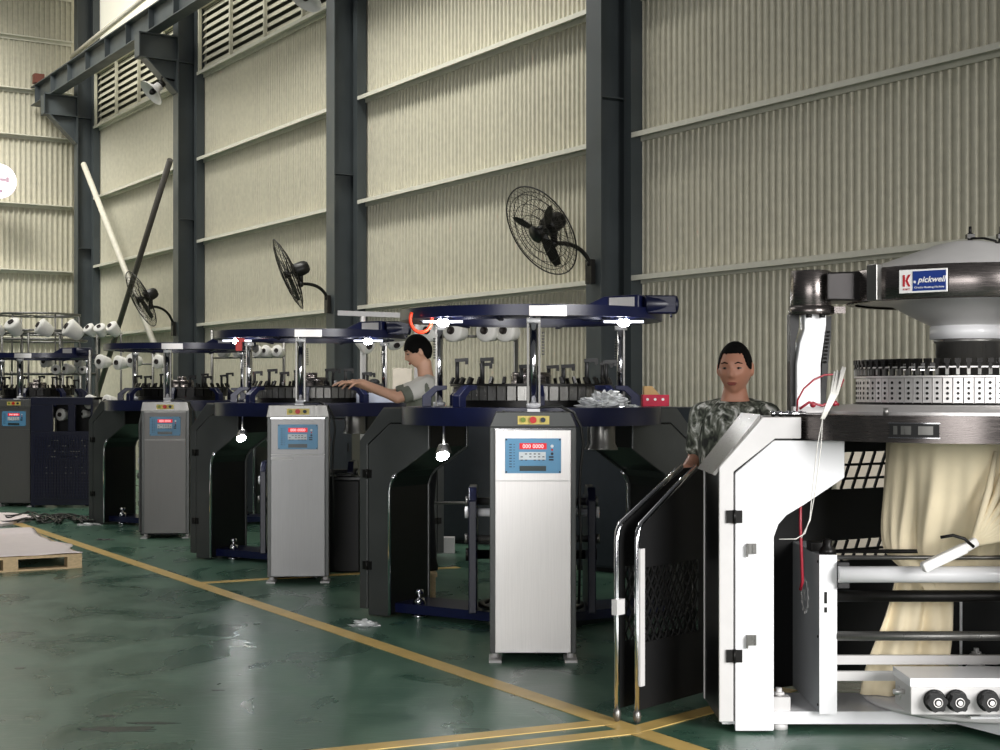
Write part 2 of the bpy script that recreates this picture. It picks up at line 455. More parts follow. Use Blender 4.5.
def apart(name, mb, m, root, bevel=0, label=None):     # part given in world coordinates
    bpy.context.view_layer.update()
    o = link(name, mb.mesh(name, M[m]), root, bevel); o.matrix_parent_inverse = (Matrix.Translation(root.location) @ root.rotation_euler.to_matrix().to_4x4()).inverted()
    if label: o['label'] = label
    return o
apart('girder', mb, 'col', beam)
mb = MB(); mb.T = MW; mb.box(b0, tc_-.03, 7.88, b1, tc_+.03, 7.93); apart('rail', mb, 'iron', beam)
mb = MB(); mb.T = MW; mb.box(30.7, tc_-.1, 7.93, 30.9, tc_+.1, 8.12); apart('end_stop', mb, 'rust', beam, label='red-brown end stop')

# diagonal bracing pipes
def pipe(p0, p1, r, m, label, name='brace_pipe'):
    mb = MB(); mb.cyl(p0, p1, r, 14); return solo(name, mb, m, label, 'pipe')
pipe(W(28.75, .53, 6.0), W(23.55, .53, 1.45), .055, 'brace', 'pale diagonal bracing pipe leaning down to the right past the far fan')
pipe(W(23.35, .66, 5.35), W(27.6, .66, 1.25), .05, 'dbrace', 'dark diagonal bracing pipe crossing the pale one behind the far fan')
pipe(W(29.6, .52, 8.3), W(24.1, .52, 8.5), .05, 'brace', 'pale pipe under the roof between the two far columns', 'roof_pipe')

# louvred windows (ventilation)
li = 2
for s0, s1 in ((SCOL[2]+.06, SCOL[3]-.40), (SCOL[3]+.06, SCOL[4]-.40)):
    root = bpy.data.objects.new('window_%d' % li, None); COL.objects.link(root); root['kind'] = 'structure'; root['label'] = 'louvred ventilation window with pale slats'; li += 1
    mb = MB(); mb.T = MW
    mb.box(s0, -.02, 6.9, s1, 0, 8.0); part('window_backing', mb, 'void', root)
    mb = MB(); mb.T = MW; z = 6.97
    while z < 7.93:
        mb.bar((s0, .05, z), (s1, .05, z), .01, .11, up=(0, -.5, .86)); z += .13
    part('louvre_slats', mb, 'louvre', root)
    mb = MB(); mb.T = MW
    for k in range(5):
        s = s0+(s1-s0)*k/4; mb.box(s-.025, .1, 6.88, s+.025, .15, 8.0)
    mb.box(s0, .09, 7.95, s1, .15, 8.0)
    part('window_frame', mb, 'louvre', root)
# jamb of cladding around the louvre
mb = MB(); mb.T = MW
for a, b_ in ((SCOL[3]-.40, SCOL[3]+.06), (SCOL[4]-.40, 31.6)): mb.box(a, -.03, 6.95, b_, .03, 8.0)
struct('wall_right_jamb', mb, 'clad')

# lit round sign on the end wall
p = P(-1, 181, 29.3)
sr = thing('round_sign', 'bright white round sign cut by the left edge, on the end wall', 'sign', p)
sr.rotation_euler = (0, 0, math.atan2(U.y, U.x)-PI/2)
mb = MB(); mb.T = Matrix.Rotation(PI/2, 4, 'X'); mb.lathe([(0, .03), (.33, .03)], 48); mb.lathe([(.33, .03), (.35, .0), (.35, -.05), (0, -.05)], 48); part('sign_face', mb, 'sign', sr)
mb = MB(); mb.box(-.16, -.036, .0, .19, -.031, .06);  part('sign_mark', mb, 'signm', sr, label='grey bar mark')
mb = MB(); mb.box(.13, -.037, -.02, .19, -.0312, .09); part('sign_mark', mb, 'signm', sr)
mb = MB(); mb.box(-.02, -.036, -.24, .06, -.031, -.17); part('sign_mark', mb, 'signm', sr)
mb = MB(); mb.box(-.03, .05, -.45, .03, .85, -.38); mb.box(-.1, .8, -.5, .1, .9, -.3); mb.box(-.03, .03, -.42, .03, .09, .1); part('sign_bracket', mb, 'col', sr)

# dish flood lights near the roof
def dish(loc, n, label, attach):
    root = thing('bay_lamp', label, 'lamp', loc, 0, 'unlit dish lamps')
    q = Vector(n).normalized().to_track_quat('Z', 'Y').to_matrix().to_4x4()
    mb = MB(); mb.T = q; mb.lathe([(.24, 0), (.235, -.015), (.16, -.06), (.08, -.13), (.075, -.2), (0, -.2)], 32); mb.lathe([(.24, 0), (.15, -.05), (.0, -.09)], 32)
    part('shade', mb, 'lgrey', root)
    mb = MB(); mb.T = q; mb.cyl((0, 0, -.2), (0, 0, -.29), .06, 16); mb.ball((0, 0, -.04), (.05, .05, .07)); part('lamp_holder', mb, 'iron', root)
    a = Vector(attach)-Vector(loc); st = (q @ Vector((0, 0, -.25)))
    mb = MB(); mb.tube([st, st+Vector((0, 0, .12)), a], .018, 8); part('bracket_arm', mb, 'iron', root)
dish(P(151, 93, 24.2), (-.55, -.35, -.6), 'white dish lamp under the crane bracket at the upper left', W(SCOL[3]-.12, .47, 6.75))
dish(P(305, -1, 19.2), (-.35, -.35, -.75), 'white dish lamp at the top edge by the middle column', W(SCOL[2]-.12, .47, 7.1))

# ================================================================== WALL FANS
def wall_fan(loc, n, attach, label, rot=0.0, r=.47):
    root = thing('wall_fan', label, 'fan', loc, 0, 'black industrial wall fans')
    q = Vector(n).normalized().to_track_quat('Z', 'Y').to_matrix().to_4x4()
    qr = q @ Matrix.Rotation(rot, 4, 'Z')
    def front(rr): return .075*math.cos(rr/r*PI/2)**.6 if rr < r else 0
    mb = MB(); mb.T = q
    ring = lambda rr, z, w: mb.tube([(rr*math.cos(2*PI*k/40), rr*math.sin(2*PI*k/40), z) for k in range(41)], w, 5, False)
    ring(r, 0, .0075)
    part('cage_rim', mb, 'fan', root)
    for side, nm in ((1, 'front_grille'), (-1, 'rear_grille')):
        mb = MB(); mb.T = q
        nr = 44
        for k in range(nr):
            a = 2*PI*k/nr; pts = []
            for j in range(6):
                rr = .09+(r-.09)*j/5; tw = a+.35*side*(1-j/5)
                pts.append((rr*math.cos(tw), rr*math.sin(tw), side*front(rr)+(0 if side > 0 else -.03*(1-j/5))))
            mb.tube(pts, .0022, 3, False)
        for rr in (.09, .2, .31, .40): ring(rr, side*front(rr), .004)
        part(nm, mb, 'wire', root)
    mb = MB(); mb.T = q; mb.lathe([(0, .05), (.05, .045), (.055, 0), (.05, -.03)], 24); mb.lathe([(0, .085), (.085, .083), (.085, .075), (0, .07)], 24); part('hub', mb, 'fan', root)
    for k in range(3):
        mb = MB(); a0 = 2*PI*k/3
        mb.T = qr @ Matrix.Rotation(a0, 4, 'Z')
        prof = [(.045, .02), (.12, .045), (.22, .066), (.32, .058), (.375, .03)]
        top = []; bot = []
        for x, w in prof:
            top.append((x, -w, .02*(1-x))); bot.append((x, w*.9, -.028*(1-x*.8)))
        b = mb.addv(top+bot+[(x, y, z+.005) for x, y, z in top+bot]); m = len(top)
        for i in range(m-1):
            mb.face((b+i, b+i+1, b+m+i+1, b+m+i)); mb.face((b+2*m+i, b+3*m+i, b+3*m+i+1, b+2*m+i+1))
            mb.face((b+i, b+2*m+i, b+2*m+i+1, b+i+1)); mb.face((b+m+i, b+m+i+1, b+3*m+i+1, b+3*m+i))
        mb.face((b+m-1, b+3*m-1, b+4*m-1, b+2*m-1)); mb.face((b, b+m, b+3*m, b+2*m))
        part('blade', mb, 'fan', root)
    mb = MB(); mb.T = q
    mb.lathe([(0, -.30), (.06, -.29), (.085, -.26), (.095, -.2), (.095, -.11), (.08, -.07), (0, -.06)], 24); mb.cyl((0, 0, -.06), (0, 0, .03), .015)
    part('motor', mb, 'fan', root)
    a = Vector(attach)-Vector(loc); m0 = q @ Vector((0, 0, -.18)); kn = m0+Vector((0, 0, -.2))
    mb = MB(); mb.cyl(m0, kn, .035, 12); mb.ball(kn, .045)
    pts = []
    for i in range(13):
        t = i/12; c1 = kn+Vector((a.x-kn.x, a.y-kn.y, 0))*.75; c1.z = kn.z+.04
        pts.append(kn*(1-t)**2+c1*2*t*(1-t)+(a+Vector((0, 0, .08)))*t*t)
    mb.tube(pts, .022, 10); part('arm', mb, 'fan', root)
    mb = MB(); mb.bar(a+Vector((0, 0, -.12)), a+Vector((0, 0, .12)), .1, .05, up=N); mb.ball(a+Vector((0, 0, .08)), .04); part('wall_bracket', mb, 'fan', root)
wall_fan(P(541, 231, 14.0), (-.71, -.50, -.5), W(SCOL[1]-.125, .49, 2.68), 'black caged wall fan nearest the camera, seen face on with three dark blades', rot=.6, r=.47)
wall_fan(P(288, 274, 19.1), (-.88, -.2, -.38), W(SCOL[2]-.125, .49, 2.66), 'middle black wall fan seen almost edge on, motor to the right', rot=.4, r=.49)
wall_fan(P(141, 299, 23.8), (-.76, -.42, -.42), W(SCOL[3]-.125, .49, 2.55), 'furthest black wall fan, where the two bracing pipes cross', rot=.9, r=.49)

# ================================================================== KNITTING MACHINES
PANEL = [(1.10, .01), (1.10, 1.14), (.93, 1.283), (.62, 1.283), (.62, 1.12), (.80, 1.0), (.875, .955), (.91, .915), (.93, .86), (.93, .01)]
STRIP = [(1.17, .05), (1.17, 1.165), (.98, 1.385), (.81, 1.385), (.81, 1.291), (.925, 1.291), (1.107, 1.146), (1.107, .05)]
BODY = [(1.165, .05), (1.165, 1.16), (.985, 1.38), (.85, 1.38), (.85, 1.275), (.63, 1.275), (.63, 1.13), (.805, 1.01), (.88, .965), (.915, .92), (.94, .86), (.94, .02), (1.09, .02), (1.09, .05)]
def leg(root, a, mp, ms, mbody, tt=.25, trim=None):
    Rm = Matrix.Rotation(a, 4, 'Z')
    mb = MB(); mb.T = Rm
    mb.prism(BODY, lambda x, z: (x, -tt+.02, z), lambda x, z: (x, tt-.02, z))
    lg = part('leg', mb, mbody, root)
    for sg in (1, -1):
        mb = MB(); mb.T = Rm
        mb.prism(PANEL, lambda x, z: (x, sg*(tt-.02), z), lambda x, z: (x, sg*tt, z))
        part('leg_panel', mb, mp, lg, bevel=.006)
        mb = MB(); mb.T = Rm
        mb.prism(STRIP, lambda x, z: (x, sg*(tt-.02), z), lambda x, z: (x, sg*(tt-.001), z))
        part('cover_strip', mb, ms, lg, bevel=.004)
        for z in (.34, .95):
            mb = MB(); mb.T = Rm
            mb.cbox((1.125, sg*(tt+.004), z), (.03, .01, .055)); mb.cbox((1.085, sg*(tt+.004), z), (.03, .01, .055)); mb.cyl((1.105, sg*(tt+.01), z-.03), (1.105, sg*(tt+.01), z+.03), .007, 8)
            part('hinge', mb, 'iron', lg)
    if trim:
        mb = MB(); mb.T = Rm
        pts = [(.93, tt, .02), (.93, tt, .84), (.922, tt, .885), (.905, tt, .92), (.88, tt, .95)]
        mb.tube(pts, .012, 10); part('edge_trim', mb, 'chrome', lg, label='bright chrome edge trim')
    return lg

def place_rot(a): return Vector((math.cos(a), math.sin(a), 0))

def common_machine(root, angs, mtab, mbase, detail):
    # base arms
    mb = MB()
    for a in angs:
        mb.T = Matrix.Rotation(a, 4, 'Z')
        mb.prism([(0, -.2), (1.14, -.16), (1.14, .16), (0, .2)], lambda x, y: (x, y, .03), lambda x, y: (x, y, .09))
    mb.T = Matrix.Identity(4); mb.lathe([(0, .11), (.22, .11), (.25, .095), (.25, .03)], 32)
    part('base', mb, mbase, root)
    for a in angs:
        mb = MB(); mb.T = Matrix.Rotation(a, 4, 'Z')
        mb.lathe([(0, 0), (.05, 0), (.05, .02), (.015, .03), (.015, .16), (.03, .16), (.03, .185), (0, .185)], 12, (.78, .12, 0)); mb.lathe([(0, .09), (.05, .09), (.04, .13), (0, .13)], 6, (.78, .12, 0))
        part('levelling_foot', mb, 'chrome', root)
    # table ring
    mb = MB(); mb.ring(.30, .83, 1.29, 1.40, 96); part('table_ring', mb, mtab, root)

def navy_machine(cx, cy, label, detail=2, angs=(150, 270, 30), arm=True, seedn=1, lamp=True):
    rnd = random.Random(seedn)
    root = thing('knitting_machine', label, 'knitting machine', (cx, cy, 0), 0, 'navy circular knitting machines')
    A = [R(a) for a in angs]
    common_machine(root, A, 'navy', 'navy', detail)
    for i_, a in enumerate(A): leg(root, a, 'legd', 'legd', 'legs', trim=(i_ != 1), tt=(.19 if i_ == 1 else .25))
    # cap plate over each leg top (pale slanted cover)
    for a in A[:1]:
        mb = MB(); mb.T = Matrix.Rotation(a, 4, 'Z'); mb.prism([(1.172, 1.168), (.978, 1.392), (.97, 1.385), (1.165, 1.16)], lambda x, z: (x, -.245, z), lambda x, z: (x, .245, z))
        part('slanted_cover', mb, 'dsteel', root)
    # upper ring
    mb = MB(); mb.ring(.72, .84, 1.945, 2.01, 96); part('upper_ring', mb, 'navy', root)
    mb = MB(); mb.lathe([(.842, 1.94), (.842, 2.0)], 14, a0=R(268), a1=R(283)); mb.lathe([(.846, 1.94), (.846, 2.0)], 14, a0=R(268), a1=R(283)); part('label_strip', mb, 'steel', root, label='bright blank metal strip')
    mb = MB(); mb.ring(.62, .65, 1.935, 1.95, 64)
    for k in range(6):
        a = R(60*k+12); mb.bar((.62*math.cos(a), .62*math.sin(a), 1.928), (.72*math.cos(a), .72*math.sin(a), 1.945), .03, .01)
    part('yarn_guide_ring', mb, 'navy2', root)
    # motor box arm, right
    if arm:
        mb = MB(); mb.T = Matrix.Rotation(R(-30), 4, 'Z')
        mb.prism([(.40, 1.94), (.40, 2.02), (.56, 2.085), (.80, 2.09), (.80, 1.95), (.70, 1.93)], lambda x, z: (x, -.09, z), lambda x, z: (x, .09, z))
        ab = part('drive_arm', mb, 'navy', root, bevel=.008)
        mb = MB(); mb.T = Matrix.Rotation(R(-30), 4, 'Z'); mb.box(.60, -.094, 2.0, .77, -.091, 2.075); part('arm_label', mb, 'steel', ab)
        mb = MB(); mb.cyl((.68, -.44, 2.03), (.885, -.40, 2.03), .058, 20); mb.cbox((.78, -.42, 2.03), (.19, .1, .11)); mb.cyl((.85, -.42, 1.95), (.85, -.42, 1.99), .008); part('drive_motor', mb, 'navy2', root, bevel=.008)
    # posts
    for i, a in enumerate(A):
        c = place_rot(a)*.70
        mb = MB(); mb.cyl(c+Vector((0, 0, 1.40)), c+Vector((0, 0, 1.94)), .024, 20); po = part('post', mb, 'chrome', root)
        mb = MB(); d = place_rot(a+PI/2)*.034; mb.bar(c+d+Vector((0, 0, 1.40)), c+d+Vector((0, 0, 1.94)), .012, .03); mb.bar(c-d+Vector((0, 0, 1.40)), c-d+Vector((0, 0, 1.94)), .012, .03)
        part('post_channel', mb, 'dsteel', po)
        for zc in (1.905, 1.40):
            mb = MB(); mb.cyl(c+Vector((0, 0, zc)), c+Vector((0, 0, zc+.027)), .042, 20); part('post_collar', mb, 'white', po)
        if detail >= 2:
            mb = MB()
            for k in range(8): mb.cyl(c+d*1.4+Vector((0, 0, 1.72+.018*k)), c+d*1.9+Vector((0, 0, 1.72+.018*k)), .006, 6)
            part('sensor_strip', mb, 'dsteel', po)
    # brackets on the table
    for k in range(8):
        a = R(250+45*k-22)
        mb = MB(); mb.T = Matrix.Rotation(a, 4, 'Z')
        mb.prism([(.70, 1.40), (.70, 1.47), (.62, 1.535), (.54, 1.535), (.54, 1.51), (.60, 1.50), (.64, 1.46), (.64, 1.40)], lambda x, z: (x, -.03, z), lambda x, z: (x, .03, z))
        part('bed_bracket', mb, 'navy', root, bevel=.004)
    # cylinder and cam ring
    mb = MB(); mb.ring(.30, .47, 1.40, 1.44, 64); mb.lathe([(.44, 1.44), (.44, 1.52), (.40, 1.53), (.30, 1.53), (.28, 1.42)], 64); part('needle_cylinder', mb, 'iron', root)
    n = 48
    if detail >= 2:
        m0 = MB(); m0.cbox((.485, 0, 1.485), (.03, .055, .085)); m0.cbox((.502, 0, 1.50), (.006, .03, .02)); m0.cbox((.502, 0, 1.475), (.006, .03, .012))
        me = m0.mesh('cam_box', M['dsteel'])
        for k in range(n):
            o = link('cam_box', me, root); o.rotation_euler = (0, 0, 2*PI*k/n)
    else:
        mb = MB()
        for k in range(32): mb.T = Matrix.Rotation(2*PI*k/32, 4, 'Z'); mb.cbox((.485, 0, 1.485), (.03, .085, .085))
        part('cam_ring', mb, 'iron', root)
    mb = MB(); mb.ring(.42, .52, 1.53, 1.545, 64); mb.T = Matrix.Identity(4)
    rr = 36
    for k in range(rr):
        a = 2*PI*k/rr; c = place_rot(a); mb.bar(c*.52+Vector((0, 0, 1.545)), c*.50+Vector((0, 0, 1.585)), .02, .015)
    part('feeder_ring', mb, 'iron', root)
    mb = MB(); mb.lathe([(0, 1.62), (.12, 1.62), (.13, 1.60), (.13, 1.54), (.36, 1.535), (.36, 1.53)], 40); mb.cyl((0, 0, 1.6), (0, 0, 1.66), .05); part('dial', mb, 'msteel', root)
    # black hooks standing on the ring
    for k, aa in enumerate((200, 232, 262, 292, 312, 340, 20, 75, 130)):
        c = place_rot(R(aa))*.50; hh = .10+.05*rnd.random()
        mb = MB(); mb.cyl(c+Vector((0, 0, 1.545)), c+Vector((0, 0, 1.545+hh)), .013, 8); mb.bar(c+Vector((-.015, 0, 1.545+hh)), c+Vector((.07, 0, 1.55+hh)), .03, .022); mb.cbox(c+Vector((.06, 0, 1.535+hh)), (.02, .02, .03))
        part('yarn_stop_hook', mb, 'black', root)
    # funnel pot hanging under the table
    mb = MB(); mb.lathe([(.085, 1.29), (.085, 1.18), (.10, 1.15), (.10, 1.14), (0, 1.14)], 24, (.42, -.45, 0)); part('oil_pot', mb, 'dsteel', root)
    # take-down frame
    for sg in (-1, 1):
        mb = MB(); mb.box(sg*.37-.025, -.34, .12, sg*.37+.025, .26, .82); mb.prism([(-.34, .82), (.1, .82), (0, .90), (-.28, .90)], lambda y, z: (sg*.37-.025, y, z), lambda y, z: (sg*.37+.025, y, z))
        part('take_down_plate', mb, 'navy2', root, bevel=.006)
    for (y, z, r_, m_) in ((-.24, .74, .026, 'white'), (-.12, .80, .024, 'dsteel'), (-.28, .58, .022, 'dsteel'), (0, .45, .03, 'iron')):
        mb = MB(); mb.cyl((-.40, y, z), (.40, y, z), r_, 16); mb.cyl((-.42, y, z), (-.40, y, z), r_*1.4, 12); mb.cyl((.40, y, z), (.42, y, z), r_*1.4, 12)
        part('roller', mb, m_, root)
    mb = MB(); mb.lathe([(.30, .12), (.34, .12), (.34, .14), (.30, .14)], 40, closed=True)
    for k in range(4): c = place_rot(R(45+90*k)); mb.cyl(c*.1+Vector((0, 0, .10)), c*.32+Vector((0, 0, .12)), .012, 8)
    mb.cyl((0, 0, .1), (0, 0, .45), .03, 12)
    part('turntable', mb, 'iron', root)
    # fabric hanging into the take-down
    # lamps
    if lamp:
        for sg in (-1, 1):
            x0 = sg*.545
            mb = MB(); mb.cyl((x0-.12, -.58, 1.918), (x0+.12, -.58, 1.918), .008, 8); lt = part('lamp_tube', mb, 'tubeglow', root)
            mb = MB(); mb.ball((x0, -.58, 1.912), (.038, .03, .026)); part('lamp_bulb', mb, 'glow', lt, label='lit white lamp')
            mb = MB(); mb.cyl((x0, -.58, 1.925), (x0, -.60, 1.94), .01, 8); mb.bar((x0, -.6, 1.94), (x0+(-.05*sg), -.57, 1.94), .03, .01); part('lamp_holder', mb, 'navy2', lt)
        mb = MB(); mb.cyl((-.55, -.30, 1.29), (-.55, -.30, 1.15), .008, 8); mb.lathe([(.03, 1.17), (.05, 1.12), (.05, 1.11)], 16, (-.55, -.30, 0)); wl = part('work_lamp', mb, 'dsteel', root)
        mb = MB(); mb.ball((-.555, -.33, 1.10), (.042, .03, .03), mtx=Matrix.Rotation(R(-25), 4, 'Y')); part('lamp_bulb', mb, 'glow', wl, label='lit white lamp')
    return root

def pl(loc, e, r=.03, col=(1, .98, .95)):
    l = bpy.data.lights.new('lamp_light', 'POINT'); l.energy = e; l.shadow_soft_size = r; l.color = col
    o = bpy.data.objects.new('lamp_light', l); COL.objects.link(o); o.location = loc; return o

C2 = (.20, 9.32); C3 = (-1.64, 12.63); C4 = (-3.52, 16.05); C5 = (-6.42, 20.1)
m2 = navy_machine(*C2, 'nearest navy knitting machine, right behind the bright silver control cabinet', 2, seedn=2)
m3 = navy_machine(*C3, 'second navy knitting machine, left of the young man leaning over it', 2, seedn=3)
m4 = navy_machine(*C4, 'third navy knitting machine, under the far wall fan', 1, seedn=4, lamp=False)
m5 = navy_machine(*C5, 'furthest navy knitting machine, cut by the left edge', 1, seedn=5, lamp=False)
for c in (C2, C3):
    for sg in (-1, 1): pl((c[0]+sg*.545, c[1]-.60, 1.86), 3.0)
    pl((c[0]-.56, c[1]-.40, 1.08), 2.2)

# wrinkled plastic, cartons etc. placed later

# ------------------------------------------------ control cabinets
def cabinet(x, y, label, tone=0, rz=0.0, extra=None):
    root = thing('control_cabinet', label, 'control cabinet', (x, y, 0), rz, 'control cabinets in front of the machines')
    D = .19
    mb = MB(); mb.box(-.24, .012, .045, .24, D, 1.30)
    mb.prism([(-.24, 1.30), (.24, 1.30), (.205, 1.384), (-.205, 1.384)], lambda a, z: (a, .012, z), lambda a, z: (a, D, z))
    part('body', mb, 'legd', root, bevel=.004)
    mb = MB(); mb.box(-.21, -.006, .05, .21, .014, 1.287); part('front_panel', mb, ('steel', 'fpan_dim', 'fpan_dimmer')[tone], root, bevel=.003)
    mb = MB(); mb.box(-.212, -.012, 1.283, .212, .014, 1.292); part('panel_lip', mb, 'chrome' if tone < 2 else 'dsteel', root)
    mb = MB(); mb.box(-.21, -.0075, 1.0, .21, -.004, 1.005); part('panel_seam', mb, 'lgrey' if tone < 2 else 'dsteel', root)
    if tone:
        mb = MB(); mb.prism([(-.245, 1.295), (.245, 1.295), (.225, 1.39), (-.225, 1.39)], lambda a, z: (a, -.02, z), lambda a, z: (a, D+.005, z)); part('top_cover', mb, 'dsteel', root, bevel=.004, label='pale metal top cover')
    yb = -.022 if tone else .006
    mb = MB(); mb.box(-.085, yb, 1.315, .09, yb+.006, 1.362); bp = part('button_plate', mb, 'yellow', root)
    for k, m_ in ((-1, 'btng'), (0, 'red'), (1, 'dkkey')):
        mb = MB(); mb.cyl((k*.055, yb-.014 if k else yb-.02, 1.34), (k*.055, yb, 1.34), .014 if k else .019, 16); part('push_button', mb, m_, bp)
    mb = MB(); mb.box(-.155, -.012, 1.045, .155, -.004, 1.238); cp = part('control_panel', mb, 'blue', root, bevel=.002, label='pale blue keypad panel')
    mb = MB(); mb.box(-.075, -.015, 1.178, .075, -.012, 1.212); part('display', mb, 'led', cp, label='red digit display')
    text('000 0000', .031, 'ledt', cp, (.0, -.0155, 1.194), name='digits')
    mb = MB(); mb.box(-.078, -.014, 1.120, .07, -.012, 1.163); part('key_plate', mb, 'btnw', cp)
    mb = MB()
    for k in range(6):
        for j, z in enumerate((1.152, 1.136, 1.118)):
            if (k*7+j*3) % 5 == 0: continue
            mb.cbox((-.063+.024*k, -.0152, z), (.012, .002, .005))
    for k in range(9): mb.cbox((-.125, -.0135, 1.205-.0155*k), (.014, .002, .0045)); mb.cbox((-.105, -.0135, 1.205-.0155*k), (.007, .002, .0035))
    for z in (1.135, 1.12): mb.cbox((.1, -.0135, z), (.026, .002, .009))
    mb.cyl((.105, -.0145, 1.153), (.105, -.012, 1.153), .008, 12)
    part('keys', mb, 'dkkey', cp)
    mb = MB(); mb.cyl((.105, -.0145, 1.175), (.105, -.012, 1.175), .006, 12); part('indicator', mb, 'red', cp)
    mb = MB(); mb.cyl((.105, -.0145, 1.195), (.105, -.012, 1.195), .009, 12); part('indicator', mb, 'btnw', cp)
    mb = MB(); mb.box(-.075, -.014, 1.058, .072, -.012, 1.086); part('text_display', mb, 'lcd', cp)
    mb = MB()
    for sx in (-.148, .148):
        for z in (1.052, 1.231): mb.cyl((sx, -.0145, z), (sx, -.011, z), .005, 8)
    part('screws', mb, 'dkkey', cp)
    for sx in (-.21, .21):
        mb = MB(); mb.box(sx-.035, -.03, 0, sx+.035, .17, .012); mb.cyl((sx, .08, .01), (sx, .08, .05), .02, 10); part('foot', mb, 'lgrey', root)
    if extra: 
        mb = MB(); mb.box(-.21, -.009, .965, -.04, -.006, .985); part('name_strip', mb, 'lgrey', root)
    # cable out of the top
    mb = MB(); mb.tube([(.02, .10, 1.385), (.05, .1, 1.41), (.15, .1, 1.415), (.23, .1, 1.38), (.27, .1, 1.30), (.285, .12, 1.2), (.27, .12, 1.08), (.262, .12, .9), (.27, .12, .7), (.262, .15, .3)], .008, 8); part('cable', mb, 'cable', root)
    mb = MB(); mb.box(-.03, .07, 1.384, .04, .13, 1.40); part('cable_gland', mb, 'white', root)
    return root
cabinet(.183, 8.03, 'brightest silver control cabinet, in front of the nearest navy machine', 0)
cabinet(-1.58, 11.34, 'second control cabinet from the right, front dimmed to mid grey with a lit red display', 1, R(4), True)
cabinet(-3.41, 14.77, 'third control cabinet from the right, front dimmed to dark grey with a pale blue panel', 2, R(3))
cabinet(-6.30, 18.80, 'furthest control cabinet, cut by the left edge of the photo', 2)

